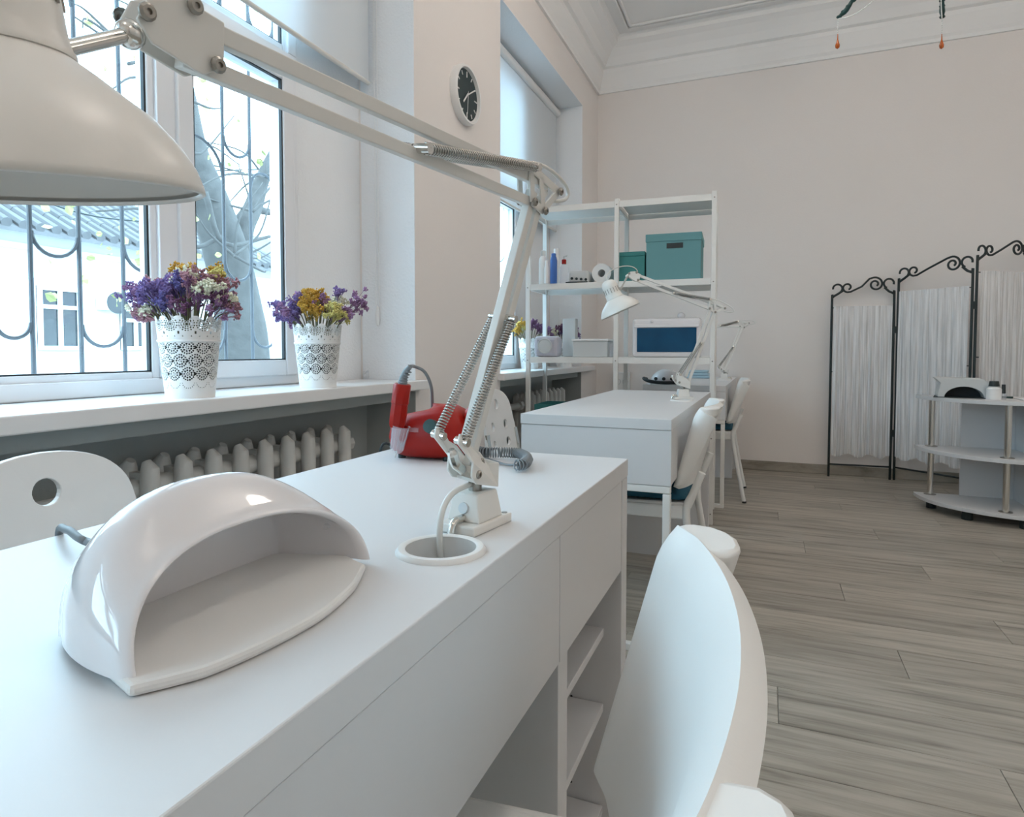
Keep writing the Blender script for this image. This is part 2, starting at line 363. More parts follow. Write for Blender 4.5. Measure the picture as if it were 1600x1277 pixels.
base('baseboard_left', (XW, 4.97, 0), (XW+.014, FY-.014, .075)); base('baseboard_left_pier', (XW, 2.364, 0), (XW+.014, 3.29, .075))

# ------------------------------------------------------------------ windows
def window(name, y0, y1, mull, label_n, sash_right=True):
    """frame between y0..y1; mullion given (left glass end, right glass start); last sash thicker; transom at 2.0"""
    z0, z1 = ZS, 2.88; fr = MB(); X0, X1 = XWIN-.07, XWIN
    m0, m1 = mull; zt0, zt1 = 2.0, 2.075
    root = MB(); root.box((X0, y0, z0), (X1, y1, z0+.045)); root.box((X0, y0, z1-.06), (X1, y1, z1)); root.box((X0, y0, zt0+.01), (X1, y1, zt1))
    for c, d in ((z0+.045, zt0+.01), (zt1, z1-.06)):
        for p_, q_ in ((y0, y0+.06), (y1-.045, y1), (m0+.03, m1-.055)): root.box((X0, p_, c), (X1, q_, d))
    w = struct(root, name, 'pvc', bevel=.004)
    def sash(a, b, c, d, inset, nm):
        s_ = MB(); p = inset
        xs = X1+.012 if p > .04 else X1-.012
        s_.box((X0+.01, a, c), (xs, a+p, d)); s_.box((X0+.01, b-p, c), (xs, b, d)); s_.box((X0+.01, a+p, c), (xs, b-p, c+p)); s_.box((X0+.01, a+p, d-p), (xs, b-p, d))
        so = struct(s_, nm, 'pvc', w, bevel=.005)
        g = MB(); q = .006; xg = xs-.006
        g.box((xg-.012, a+p, c+p), (xg, a+p+q, d-p)); g.box((xg-.012, b-p-q, c+p), (xg, b-p, d-p)); g.box((xg-.012, a+p, c+p), (xg, b-p, c+p+q*.7)); g.box((xg-.012, a+p, d-p-q*.7), (xg, b-p, d-p))
        struct(g, 'gasket', 'gasket', so)
        struct(MB().box((X0+.03, a+p, c+p), (X0+.036, b-p, d-p)), 'pane', 'glass', so)
    sash(y0+.055, m0+.032, z0+.04, zt0+.012, .024, 'fixed_sash')
    sash(m1-.058, y1-.03, z0+.035, zt0+.018, .058, 'opening_sash')
    sash(y0+.055, m0+.032, zt1-.004, z1-.05, .024, 'upper_sash')
    sash(m1-.058, y1-.03, zt1-.004, z1-.05, .03, 'upper_sash')
    return w
w1 = window('window_1', .35, 1.955, (1.323, 1.473), 1)
w2 = window('window_2', 3.33, 4.25, (3.62, 3.74), 2)
w3 = window('window_added', -2.2, -.45, (-1.3, -1.15), 3)  # unseen window added behind the camera to let in more daylight
for w, (a, b), ye in ((w1, NICHES[0], (.35, 1.955)), (w2, NICHES[1], (3.33, 4.25)), (w3, NICHES[2], (-2.2, -.45))):
    fp = MB(); fp.box((XO, a, ZS-.1), (XWIN-.012, ye[0], ZN)); fp.box((XO, ye[1], ZS-.1), (XWIN-.012, b, ZN)); fp.box((XO, ye[0], 2.88), (XWIN-.012, ye[1], ZN)); fp.box((XO, ye[0], 0), (XWIN-.02, ye[1], ZS))
    struct(fp, 'window_surround', 'reveal', wl)
# window sills (whole slabs)
for i, (a, b, ea, eb, lab) in enumerate(((NICHES[0][0], NICHES[0][1], .04, .037, ''), (NICHES[1][0], NICHES[1][1], .04, .27, ''), (NICHES[2][0], NICHES[2][1], .04, .04, ''))):
    s_ = MB().prism([(XWIN+.001, a+.005, ZS-.04), (XW+.0005, a+.005, ZS-.04), (XW+.0005, a-ea, ZS-.04), (XW+.045, a-ea, ZS-.04), (XW+.045, b+eb, ZS-.04), (XW+.0005, b+eb, ZS-.04), (XW+.0005, b-.005, ZS-.04), (XWIN+.001, b-.005, ZS-.04)], (0, 0, .04))
    struct(s_, 'trim_%d' % (4+i), 'sill', weld=False, bevel=.004)
# roller blinds
def blind(y0, y1, zb, lab):
    t = Thing('roller_blind', lab, 'blind', (XWIN+.06, (y0+y1)/2, zb))
    x = XWIN+.06
    t.part(MB().box((x-.0008, y0, zb+.012), (x+.0008, y1, ZN-.07)), 'cloth', 'blind')
    t.part(MB().cyl((x, y0, zb+.008), (x, y1, zb+.008), .009, seg=12), 'bottom_rail', 'lamp', smooth=True)
    t.part(MB().cyl((x+.01, y0-.01, ZN-.05), (x+.01, y1+.01, ZN-.05), .028, seg=16), 'roller', 'white', smooth=True)
    ch = MB()
    ch.tube([(x+.02, y1+.012, ZN-.05), (x+.022, y1+.012, 1.16)], .0012, 6); ch.tube([(x+.035, y1+.012, ZN-.05), (x+.037, y1+.012, 1.16)], .0012, 6)
    t.part(ch, 'pull_cord', 'white', smooth=True)
    t.part(MB().lathe([(.001,0),(.007,.004),(.010,.03),(.009,.06),(.005,.085),(.001,.09)], (x+.029, y1+.012, 1.07), seg=14), 'cord_weight', 'white', smooth=True)
    return t
blind(.08, 2.335, 2.11, 'white roller blind half lowered over the window beside the flower pots')
blind(3.33, 4.93, 1.93, 'white roller blind lowered over the window behind the metal shelf')
blind(-2.45, -.35, 2.11, 'white roller blind over the added window near the rear wall')
# cord clip on reveal near the sill
single(MB().box((XWIN+.02, 2.335, .842), (XWIN+.035, 2.358, .872)).cyl((XWIN+.03, 2.33, .86), (XWIN+.03, 2.36, .875), .004, seg=8), 'cord_clip', 'clear', 'small clear plastic cord clip at the sill corner', 'clip', (XWIN+.03, 2.345, .84), bevel=.001)

# ------------------------------------------------------------------ outdoors
struct(MB().box((-40, -30, -1.0), (XO, 60, -.9)), 'ground', 'asphalt')
XG = -1.93
def grille(y0, y1, ybars, lab):
    t = Thing('window_grille', lab, 'grille', (XG, (y0+y1)/2, .7))
    for yb in ybars: t.part(MB().cyl((XG, yb, .72), (XG, yb, 2.95), .0065, seg=8), 'bar', 'grille', smooth=True)
    for z in (.74, 2.9): t.part(MB().cyl((XG, y0, z), (XG, y1, z), .007, seg=8), 'rail', 'grille', smooth=True)
    for yy in (ybars[0], ybars[-1]):
        for z in (.74, 2.9): t.part(MB().cyl((XG, yy, z), (XO+.03, yy, z), .006, seg=8), 'wall_pin', 'grille', smooth=True)
    for i in range(len(ybars)-1):
        a, b = ybars[i], ybars[i+1]; r_ = (b-a)/2-.004; c = (a+b)/2
        zs_ = (1.04, 1.62, 2.3) if i % 2 else (1.3, 1.98, 2.6)
        for j, z in enumerate(zs_):
            up_ = (j % 2 == 1)
            t.part(MB().tube(arc((XG, c, z), r_, 0 if up_ else math.pi, math.pi if up_ else 2*math.pi, 12, (0,1,0), (0,0,1)), .0055, 7), 'scroll', 'grille', smooth=True)
            if i % 2 == 0 and j == 1: t.part(MB().tube(arc((XG, c, z-.2), r_, math.pi, 2*math.pi, 12, (0,1,0), (0,0,1)), .0055, 7), 'scroll', 'grille', smooth=True)
yl = [at(p, 450, 'x', XG).y for p in (-60, -12, 49, 125, 193, 262)]+[at(p, 300, 'x', XG).y for p in (349, 391, 430)]+[at(478, 300, 'x', XG).y]
grille(.3, 2.2, yl, 'iron security grille with curved scrolls outside the window by the flower pots')
y2 = [at(p, 450, 'x', XG).y for p in (768, 790, 812)]
grille(y2[0]-.1, y2[-1]+.1, y2, 'iron security grille outside the window behind the metal shelf')
# tree
def tree():
    t = Thing('street_tree', 'grey rough barked tree with forked trunk outside the window', 'tree', (-6.2, 9.4, -.9))
    X = -6.2
    P = [at(px, py, 'x', X) for px, py in ((385, 640), (382, 560), (372, 480), (352, 390), (325, 310), (300, 240), (285, 150), (270, 60))]
    P[0].z = -.9
    R_ = [.36, .31, .285, .26, .225, .18, .14, .10]
    tr = t.part(MB().tube(catmull(P, 5), [R_[min(i//5, 7)]+(R_[min(i//5+1, 7)]-R_[min(i//5, 7)])*(i % 5)/5 for i in range(len(P)*5-4)], 14), 'trunk', 'bark', smooth='all')
    def limb(pts, r0_, r1_, nm='branch', off=0):
        Q = catmull([at(a, b, 'x', X+off) for a, b in pts], 5); n = len(Q)
        t.part(MB().tube(Q, [r0_+(r1_-r0_)*i/(n-1) for i in range(n)], 8), nm, 'bark', smooth='all')
    limb(((366, 430), (378, 360), (395, 325), (412, 275), (440, 215)), .17, .06)
    limb(((395, 325), (430, 330), (470, 300)), .06, .02)
    limb(((320, 300), (350, 380), (420, 370), (470, 362)), .035, .012, off=.4)
    limb(((345, 370), (300, 385), (240, 330), (150, 330)), .03, .008, off=.3)
    rnd = random.Random(5)
    for k in range(34):
        x0, y0 = rnd.choice(((300, 240), (285, 150), (412, 275), (270, 60), (366, 400), (395, 330), (180, 60), (200, 100))); dx, dy = rnd.uniform(-150, 120), rnd.uniform(-120, 60)
        limb(((x0, y0), (x0+dx*.5+rnd.uniform(-20, 20), y0+dy*.5+rnd.uniform(-25, 25)), (x0+dx, y0+dy)), .018, .006, 'twig', rnd.uniform(-.8, 1.2))
    lf = None
    for k in range(150):
        px, py = rnd.uniform(60, 480), rnd.uniform(-60, 420)
        if px < 240 and py > 130 and rnd.random() < .7: py = rnd.uniform(310, 480)
        p = at(px, py, 'x', X+rnd.uniform(-1, 1.5))
        if lf is None:
            me = MB().add([(0,0,0),(.05,.01,.035),(.045,-.005,.08),(0,.012,.12),(-.045,-.005,.08),(-.05,.01,.035)], [(0,1,2,3),(0,3,4,5)])
            lf = me.obj('leaf', 'leaf', t.e); o = lf
        else: o = lf.copy(); COL.objects.link(o)
        o.parent = t.e; o.location = p-t.loc; o.rotation_euler = [rnd.uniform(0, 6.3) for _ in range(3)]; s = rnd.uniform(.4, .9); o.scale = (s, s, s)
tree()
# house over the street
XH = -12.0
def house():
    A = lambda px, py, x=XH: at(px, py, 'x', x)
    t = Thing('street_house', 'white single storey house with grey tiled roof across the street', 'house', (XH, 8, -.9))
    ze = A(100, 372).z
    t.part(MB().box((XH-4, -4, -.9), (XH, 22, ze)), 'wall', 'facade')
    t.part(MB().box((XH, -4, ze-.32), (XH+.12, 22, ze-.22)).box((XH, -4, A(100, 440).z), (XH+.06, 22, A(100, 436).z)), 'cornice', 'facade')
    rf = t.part(MB().add([(XH+.5, -4.3, ze-.02), (XH+.5, 22.3, ze-.02), (XH-2.2, 22.3, ze+1.35), (XH-2.2, -4.3, ze+1.35), (XH+.5, -4.3, ze-.1), (XH+.5, 22.3, ze-.1), (XH-2.2, 22.3, ze+1.2), (XH-2.2, -4.3, ze+1.2)],
                 [(0,1,2,3),(7,6,5,4),(0,4,5,1),(1,5,6,2),(2,6,7,3),(3,7,4,0)]), 'roof', 'rooftile')
    d = Vector((-2.7, 0, 1.37)); y = 3.6; tile = None
    while y < 13:
        for k in range(4):
            if tile is None:
                tm = MB().tube([(0,0,0), d*.25], [.085, .075], 8); tile = tm.obj('roof_tile', 'rooftile', rf); o = tile
            else: o = tile.copy(); COL.objects.link(o)
            o.parent = rf; o.location = Vector((XH+.53, y, ze-.0))+d*(k*.25)+Vector((0,0,.02+.0*k))-t.loc
        y += .26
    def win(px0, px1, py0, py1, cols, transom):
        a, b = A(px0, py0), A(px1, py1); y0, y1, z1, z0 = a.y, b.y, a.z, A((px0+px1)/2, py1).z
        fr = MB(); w = .07
        fr.box((XH, y0, z0+w), (XH+.08, y0+w, z1-w)); fr.box((XH, y1-w, z0+w), (XH+.08, y1, z1-w)); fr.box((XH, y0, z0), (XH+.12, y1, z0+w)); fr.box((XH, y0, z1-w), (XH+.08, y1, z1))
        for c in range(1, cols): yy = y0+(y1-y0)*c/cols; fr.box((XH, yy-w/2, z0+w), (XH+.07, yy+w/2, z1-w))
        zt = z1-(z1-z0)*.32; fr.box((XH, y0+w, zt-.035), (XH+.075, y1-w, zt+.035))
        f_ = t.part(fr, 'window', 'white')
        for c in range(cols):
            for (p, q) in ((z0, zt), (zt, z1)):
                t.part(MB().box((XH+.01, y0+(y1-y0)*c/cols, p), (XH+.03, y0+(y1-y0)*(c+1)/cols, q)), 'pane', 'darkglass', f_)
    win(55, 126, 446, 547, 2, 1); win(186, 232, 478, 547, 2, 1); win(-70, -5, 440, 545, 2, 1)
    a, b = A(148, 462), A(191, 487)
    ac = t.part(MB().box((XH+.02, a.y, b.z), (XH+.35, b.y, a.z)), 'air_conditioner', 'white', bevel=.02)
    c = (XH+.355, (a.y+b.y)/2-.08, (a.z+b.z)/2); t.part(MB().lathe([(.001,.0),(.21,.0),(.21,.02),(.18,.02)], c, (1,0,0), 24), 'fan_grille', 'darkglass', ac)
    t.part(MB().box((XH, A(140,545).y, -.9), (XH+.05, A(178,545).y, A(150,492).z)), 'door', 'white')
house()
def car():
    y0, y1 = at(112, 575, 'x', -9).y, at(300, 575, 'x', -9).y; zt = at(215, 556, 'x', -9).z
    t = Thing('parked_car', 'silver car roof seen through the window glass', 'car', (-9, (y0+y1)/2+1, -.9))
    L0 = y0; L = 4.2; zb = -.9
    pr = [(0,.35),(.02,.6),(.25,.78),(1.0,.93),(1.35,1.0),(1.95,1.42),(2.6,1.5),(3.3,1.42),(3.9,1.05),(4.15,.95),(4.2,.4)]
    k = (zt-zb)/1.5
    poly = [(-9.8, L0+a, zb+b*k) for a, b in pr]
    t.part(MB().prism(poly, (1.6, 0, 0)), 'body', 'carpaint', bevel=.08)
    gl = [(1.5,1.03),(1.98,1.37),(2.6,1.44),(3.25,1.37),(3.7,1.05)]
    t.part(MB().prism([(-8.195, L0+a, zb+b*k) for a, b in gl], (.012, 0, 0)), 'side_window', 'darkglass')
    for yy in (.85, 3.3):
        wh = t.part(MB().cyl((-8.45, L0+yy, zb+.33), (-8.17, L0+yy, zb+.33), .33, seg=24), 'wheel', 'dark', smooth=True)
car()
for i, (p, q, xc) in enumerate((((-100, 240), (480, 262), -8.5), ((-100, 120), (520, 300), -7.6), ((0, 290), (240, 348), -9.4))):
    a, b = at(*p, 'x', xc), at(*q, 'x', xc); mid = (a+b)/2-Vector((0,0,.12))
    single(MB().tube(catmull([a, mid, b], 8), .012, 6), 'overhead_cable', 'dark', ('thin dark overhead cable crossing high above the house roof', 'thin dark overhead cable slanting down past the tree', 'thin dark overhead cable hanging in front of the roof tiles')[i], 'cable', mid, 'overhead street cables', smooth='all')

# ------------------------------------------------------------------ radiators
def radiator(y0, n, pitch, lab, zt=.655, zb=.12):
    x = XWIN+.115
    t = Thing('cast_iron_radiator', lab, 'radiator', (x, y0, 0))
    L = n*pitch
    for i in range(n):
        yc = y0+(i+.5)*pitch; mb = MB()
        for dx in (-.042, .042):
            mb.tube([(x+dx, yc, zb), (x+dx, yc, zb+.04), (x+dx, yc, zt-.06), (x+dx, yc, zt-.02), (x+dx*.7, yc, zt)], [.016, .026, .026, .024, .012], 10)
        mb.box((x-.06, yc-.012, zb+.03), (x+.06, yc+.012, zt-.03))
        mb.cyl((x, yc-pitch/2, zt-.075), (x, yc+pitch/2, zt-.075), .03, seg=12); mb.cyl((x, yc-pitch/2, zb+.06), (x, yc+pitch/2, zb+.06), .03, seg=12)
        t.part(mb, 'section', 'rad', smooth=True)
    t.part(MB().cyl((x, y0-.6, zt-.075), (x, y0+.01, zt-.075), .022, seg=12).cyl((x, y0-.03, zt-.075), (x, y0+.005, zt-.075), .036, seg=8), 'pipe', 'rad', smooth=True)
    t.part(MB().cyl((x, y0+L, zt-.075), (x, y0+L+.035, zt-.075), .03, seg=8), 'end_plug', 'rad', smooth=True)
    for yy in (y0+pitch, y0+L-pitch): t.part(MB().box((x-.05, yy-.012, 0), (x+.05, yy+.012, zb+.03)), 'foot', 'rad')
radiator(1.13, 9, .104, 'cream cast iron radiator under the sill with two flower pots', .665)
radiator(3.98, 9, .098, 'cream cast iron radiator under the sill behind the metal shelf', .665)

# ------------------------------------------------------------------ wall clock
c = Vector((XW, 2.825, 2.215))
t = Thing('wall_clock', 'round white rimmed wall clock with black face', 'clock', c)
t.part(MB().lathe([(.118,.0),(.14,.0),(.142,.02),(.136,.036),(.126,.036),(.122,.02),(.0,.02)], c, (1,0,0), 48), 'rim', 'white', smooth=True)
fc = t.part(MB().lathe([(.0,.0205),(.121,.0205)], c, (1,0,0), 48), 'face', 'clockface')
def dirc(a): return Vector((0, math.sin(a), math.cos(a)))
for k in range(12):
    d = dirc(k*math.pi/6); L = .028 if k % 3 == 0 else .02
    t.part(MB().bar(c+d*(.112-L)+Vector((.0225,0,0)), c+d*.112+Vector((.0225,0,0)), .003, .0045, (1,0,0)), 'hour_mark', 'white', fc)
def hand(nm, a, L, w, h_): t.part(MB().bar(c-dirc(a)*L*.2+Vector((h_,0,0)), c+dirc(a)*L+Vector((h_,0,0)), .002, w, (1,0,0)), nm, 'white')
hand('hour_hand', math.radians(222), .062, .008, .025); hand('minute_hand', math.radians(58), .095, .006, .0275); hand('second_hand', math.radians(186), .095, .0018, .03)

# ------------------------------------------------------------------ desks
def make_desk(x1, y0, lab):
    x0 = x1-.5; L = 1.42; y1 = y0+L; ztop = .75
    t = Thing('salon_desk', lab, 'desk', ((x0+x1)/2, (y0+y1)/2, 0), 'white manicure desks')
    # top with a round cable hole
    hc = Vector((x1-.066, y0+.776, 0)); hr = .040
    bm = bmesh.new(); N = 40
    ov = [bm.verts.new(p) for p in ((x0,y0,ztop),(x1,y0,ztop),(x1,y1,ztop),(x0,y1,ztop))]; cv = [bm.verts.new((hc.x+hr*math.cos(2*math.pi*i/N), hc.y+hr*math.sin(2*math.pi*i/N), ztop)) for i in range(N)]
    for lp in (ov, cv):
        for i in range(len(lp)): bm.edges.new((lp[i], lp[(i+1) % len(lp)]))
    r_ = bmesh.ops.triangle_fill(bm, edges=bm.edges[:], use_beauty=True)
    g = bmesh.ops.extrude_face_region(bm, geom=bm.faces[:]); bmesh.ops.translate(bm, verts=[v for v in g['geom'] if isinstance(v, bmesh.types.BMVert)], vec=(0,0,-.034))
    mb = MB(); bm.verts.index_update(); mb.add([v.co for v in bm.verts], [[v.index for v in f.verts] for f in bm.faces]); bm.free()
    t.part(mb, 'tabletop', 'desk', bevel=.0015)
    za, zb = .541, .7145; yd = y0+.99
    t.part(MB().box((x1-.018, y0+.02, za), (x1-.002, yd-.0015, zb)), 'drawer', 'desk', bevel=.0012)
    t.part(MB().box((x1-.018, yd+.0015, za), (x1-.002, y1-.047, zb)), 'drawer', 'desk', bevel=.0012)
    t.part(MB().box((x0+.002, y0+.002, za), (x1-.0, y0+.018, zb+.0005)), 'end_panel', 'desk', bevel=.0012)
    t.part(MB().box((x0+.004, y0+.02, .50), (x0+.02, y1-.047, zb)), 'back_panel', 'desk')
    t.part(MB().box((x0+.02, y0+.02, za), (x1-.02, yd, za+.012)), 'drawer_bottom', 'desk')
    sp = t.part(MB().box((x0+.002, y1-.045, 0), (x1-.001, y1-.001, zb+.0005)), 'side_panel', 'desk', bevel=.001)
    ip = t.part(MB().box((x0+.002, yd, 0), (x1-.004, yd+.042, za-.001)), 'side_panel', 'desk', bevel=.001)
    for yy in (y1-.0455, ):
        h_ = MB()
        for xx in (x1-.10, x0+.09):
            for k in range(12): h_.cyl((xx, yy+.001, .10+k*.035), (xx, yy-.0006, .10+k*.035), .0025, seg=8)
        t.part(h_, 'shelf_pin_holes', 'dark', sp)
    for z in (.425, .275, .07): t.part(MB().box((x0+.02, yd+.043, z-.016), (x1-.035, y1-.047, z)), 'shelf', 'desk', bevel=.001)
    t.part(MB().box((x0+.006, yd+.043, .03), (x0+.018, y1-.047, za)), 'storage_back', 'desk')
    # leg frame
    lf = MB(); w = .024
    for xx in (x0+.014, x1-.014): lf.box((xx-w/2, y0+.003, w), (xx+w/2, y0+.003+w, za-.025))
    lf.box((x0+.002, y0+.003, 0), (x1-.002, y0+.003+w, w)); lf.box((x0+.002, y0+.003, za-.024), (x1-.002, y0+.003+w, za-.0012))
    t.part(lf, 'leg_frame', 'metal_white', bevel=.003)
    # cable grommet
    t.part(MB().lathe([(.0385,-.07),(.0385,.0),(.0375,.004),(.040,.0055),(.045,.005),(.048,.0012),(.048,.0)], (hc.x, hc.y, ztop), seg=48), 'cable_grommet', 'satin', smooth=True)
    t.part(MB().box((x1-.12, hc.y-.08, .60), (x1-.02, hc.y+.08, .605)), 'cable_tray', 'desk')
    return t.e
D1, D2, D3 = (-.252, -.193), (-.272, 1.976), (-.235, 4.015)
d1 = make_desk(*D1, 'white manicure desk carrying the red drill and large arched nail lamp')
def desk_copy(D, lab): return dup(d1, (D[0]-.25, D[1]+.71, 0), 0, lab)
desk_copy(D2, 'white manicure desk standing in front of the metal shelf')
desk_copy(D3, 'white manicure desk against the far wall behind the metal shelf')

# ------------------------------------------------------------------ work lamps
def make_lamp(lab, base, L, E, H, S, axis, bend=1., full=True):
    """base: point on desk; L lower pivot; E elbow; H head pivot; S rim centre of the shade; axis: from rim to neck"""
    base, L, E, H, S = map(Vector, (base, L, E, H, S)); axis = Vector(axis).normalized()
    t = Thing('work_lamp', lab, 'lamp', base, 'jointed white desk lamps')
    n = (E-L).cross(H-E).normalized()                    # across the arm plane
    if n.dot(rt) < 0 and False: n = -n
    dl = (E-L).normalized(); du = (H-E).normalized(); pl = dl.cross(n).normalized(); pu = du.cross(n).normalized()
    if pl.dot(H-E) > 0: pl = -pl                          # pl points away from the head
    if pu.z < 0: pu = -pu                                 # pu points up
    # base: foot plate, tapered block, pin
    b = base; ax = Vector((n.x, n.y, 0)).normalized(); ay = Vector((-ax.y, ax.x, 0))
    fp = MB(); fp.prism([b+ax*i*.027+ay*j*.042+Vector((0,0,.0002)) for i, j in ((-1,-1),(1,-1),(1,1),(-1,1))], (0,0,.011)); t.part(fp, 'foot_plate', 'lamp', bevel=.002)
    tb = MB(); z0, z1 = .011, .044
    V = [b+ax*i*.023+ay*j*.026+Vector((0,0,z0)) for i, j in ((-1,-1),(1,-1),(1,1),(-1,1))]+[b+ax*i*.018+ay*j*.021+Vector((0,0,z1)) for i, j in ((-1,-1),(1,-1),(1,1),(-1,1))]
    tb.add(V, [(3,2,1,0),(4,5,6,7),(0,1,5,4),(1,2,6,5),(2,3,7,6),(3,0,4,7)]); blk = t.part(tb, 'clamp_block', 'lamp', bevel=.002)
    sd = -ay if (b-ay-EYE).length < (b+ay-EYE).length else ay
    t.part(MB().cyl(b+sd*.0235+Vector((0,0,.027)), b+sd*.0262+Vector((0,0,.0275)), .0068, .0064, 16), 'clamp_hole', 'lampin', blk, smooth=True)
    for i, j in ((-1, 1), (1, 1)): t.part(MB().cyl(b+ax*i*.019+ay*j*.036+Vector((0,0,.0112)), b+ax*i*.019+ay*j*.036+Vector((0,0,.0118)), .004, seg=10), 'screw_hole', 'screw')
    # bent steel clamp bolt into the grommet
    g0 = b+sd*.026+Vector((0,0,.016)); t.part(MB().tube(catmull([g0, g0+sd*.014, g0+sd*.021+Vector((0,0,-.006)), g0+sd*.024+Vector((0,0,-.025)), g0+sd*.024+Vector((0,0,-.07))], 6), .0045, 10), 'clamp_bolt', 'chrome', smooth=True)
    piv = b+Vector((0,0,.044)); t.part(MB().cyl(piv, piv+Vector((0,0,.012)), .008, seg=14), 'pivot_pin', 'screw', smooth=True)
    # lower bracket: two side plates
    A0 = piv+Vector((0,0,.010)); hw = .017
    back = pl
    P = [A0-back*.026, A0+back*.026, A0+back*.028+Vector((0,0,.030)), L+back*.024, L+back*.004+Vector((0,0,.012)), L-back*.014+Vector((0,0,.016)), L-back*.028+Vector((0,0,.030)), L-back*.040+Vector((0,0,.028)), L-back*.044+Vector((0,0,.016)), A0-back*.034+Vector((0,0,.024)), A0-back*.036+Vector((0,0,.008))]
    t.part(MB().prism([A0+back*.026-n*hw, A0+back*.026+n*hw, A0+back*.028+Vector((0,0,.030))+n*hw, A0+back*.028+Vector((0,0,.030))-n*hw], back*.003), 'bracket_web', 'lamp', bevel=.001)
    for s in (-1, 1): t.part(MB().prism([p+n*(s*hw-.0015) for p in P], n*.003), 'bracket_plate', 'lamp', bevel=.0012)
    t.part(MB().prism([A0-back*.018-n*hw, A0+back*.018-n*hw, A0+back*.018+n*hw, A0-back*.018+n*hw], (0,0,.004)), 'bracket_floor', 'lamp')
    def screw(p, r_=.0052):
        for s in (-1, 1): t.part(MB().lathe([(r_,0),(r_,.0015),(r_*.7,.003),(r_*.35,.003),(r_*.3,.0015),(0,.0015)], p+n*s*(hw+.0012), n*s, 12), 'screw', 'screw', smooth=True)
    screw(L+back*.006); screw(A0-back*.022+Vector((0,0,.012)))
    # wing tab
    t.part(MB().tube(catmull([A0-back*.03+Vector((0,0,.012)), A0-back*.043+Vector((0,0,.018)), A0-back*.052+Vector((0,0,.034))], 5), [.006]*10+[.004], 8), 'wing_nut', 'chrome', smooth=True)
    # lower arm bars
    lo, hi = L+back*.010, E+back*.010
    s2 = .0195
    for k, (p, q) in enumerate(((lo, hi), (lo-back*s2+dl*.03, hi-back*s2))): t.part(MB().bar(p-dl*.008, q+dl*.004, .0105, .0125, n), 'lower_arm_bar', 'lamp', bevel=.001)
    # upper arm bars
    QA, QB, QC, QD = E+du*.030+pu*.030, E-du*.046+pu*.018, E-du*.013-pu*.0135, E+du*.016-pu*.008
    t.part(MB().bar(E+pu*.021-du*.022, H+pu*.0115-du*.004, .0105, .0115, n), 'upper_arm_bar', 'lamp', bevel=.001)
    t.part(MB().bar(E-pu*.0075, H-pu*.0115-du*.004, .0105, .0115, n), 'upper_arm_bar', 'lamp', bevel=.001)
    # elbow plates: open triangles on both sides
    for s in (-1, 1):
        oz = n*(s*.0085-.0012)
        for a, b_ in ((QA, QB), (QB, QC), (QC, QD), (QA, QD), (QA.lerp(QB, .35), QC)): t.part(MB().bar(a+oz, b_+oz, .0026, .0100, n), 'elbow_strut', 'lamp', bevel=.0008)
    hw_ = hw; hw = .0098
    screw(QB); screw(QC); screw(QD); hw = hw_
    # springs
    sr, wr = .0053, .0011
    for s in (-1, 1):
        a = L-back*.034+Vector((0,0,.020))+n*s*.020; b_ = lo.lerp(hi, .53)-back*s2*.5+n*s*.013
        t.part(MB().tube(helix(a, b_, sr, 46, 8), wr, 4, cap=False), 'spring', 'spring', smooth='all')
        for p in (a, b_): t.part(MB().cyl(p-n*s*.012, p+n*s*.006, .0048, seg=12), 'spring_pin', 'chrome', smooth=True)
        a = QA+n*s*.014; b_ = E.lerp(H, .50)-pu*.004+n*s*.013
        t.part(MB().tube(helix(a, b_, sr, 54, 8), wr, 4, cap=False), 'spring', 'spring', smooth='all')
        for p in (a, b_): t.part(MB().cyl(p-n*s*.012, p+n*s*.006, .0048, seg=12), 'spring_pin', 'chrome', smooth=True)
    # cable loop at the elbow
    k0 = QA+pu*.004; k1 = QB+pu*-.012
    t.part(MB().tube(bez(k0, k0+pu*.022-du*.05, k1-du*.11+pu*.02, k1-du*.004, 20), .0026, 8), 'cable', 'lamp', smooth='all')
    if full:
        c0 = A0-sd*0+Vector((0,0,-.004)); hcv = b+sd*.062
        t.part(MB().tube(bez(c0-back*.012, c0-back*.05+Vector((0,0,-.01)), Vector((hcv.x, hcv.y, .80))-back*.03, Vector((hcv.x, hcv.y, .70)), 18), .0036, 8), 'power_cable', 'lamp', smooth='all')
    # head bracket
    HB = [H-du*.026+pu*.018, H+du*.004+pu*.021, H+du*.022+pu*.012, H+du*.028-pu*.003, H+du*.018-pu*.013, H-du*.014-pu*.019, H-du*.028-pu*.010]
    for s in (-1, 1): t.part(MB().prism([p+n*(s*.0095-.0012) for p in HB], n*.0024), 'head_plate', 'lamp', bevel=.001)
    hw = .0115; screw(H+du*.024+pu*.002); screw(H-du*.022-pu*.010); screw(H-du*.004+pu*.018)
    # shade
    neck = S+axis*.072; j = H+du*.026-pu*.010
    off = (j-neck); off -= axis*off.dot(axis); side = off.normalized() if off.length > 1e-4 else n
    ja = S+axis*.070+side*.035
    t.part(MB().cyl(j, ja.lerp(j, -.12), .0042, seg=10), 'head_rod', 'chrome', smooth=True)
    t.part(MB().ball(j, .0085), 'head_joint', 'chrome', smooth=True)
    K = .87
    sh = t.part(MB().lathe([(r_, h_*K) for r_, h_ in [(.0835,.0015),(.0850,-.001),(.0862,.0),(.0857,.004),(.083,.014),(.077,.026),(.067,.040),(.055,.051),(.045,.0605),(.038,.0665),(.0345,.0695),(.0345,.0665),(.041,.058),(.053,.049),(.065,.038),(.075,.0245),(.081,.0135),(.0835,.004)]], S, axis, 56), 'shade', 'lamp', smooth='all')
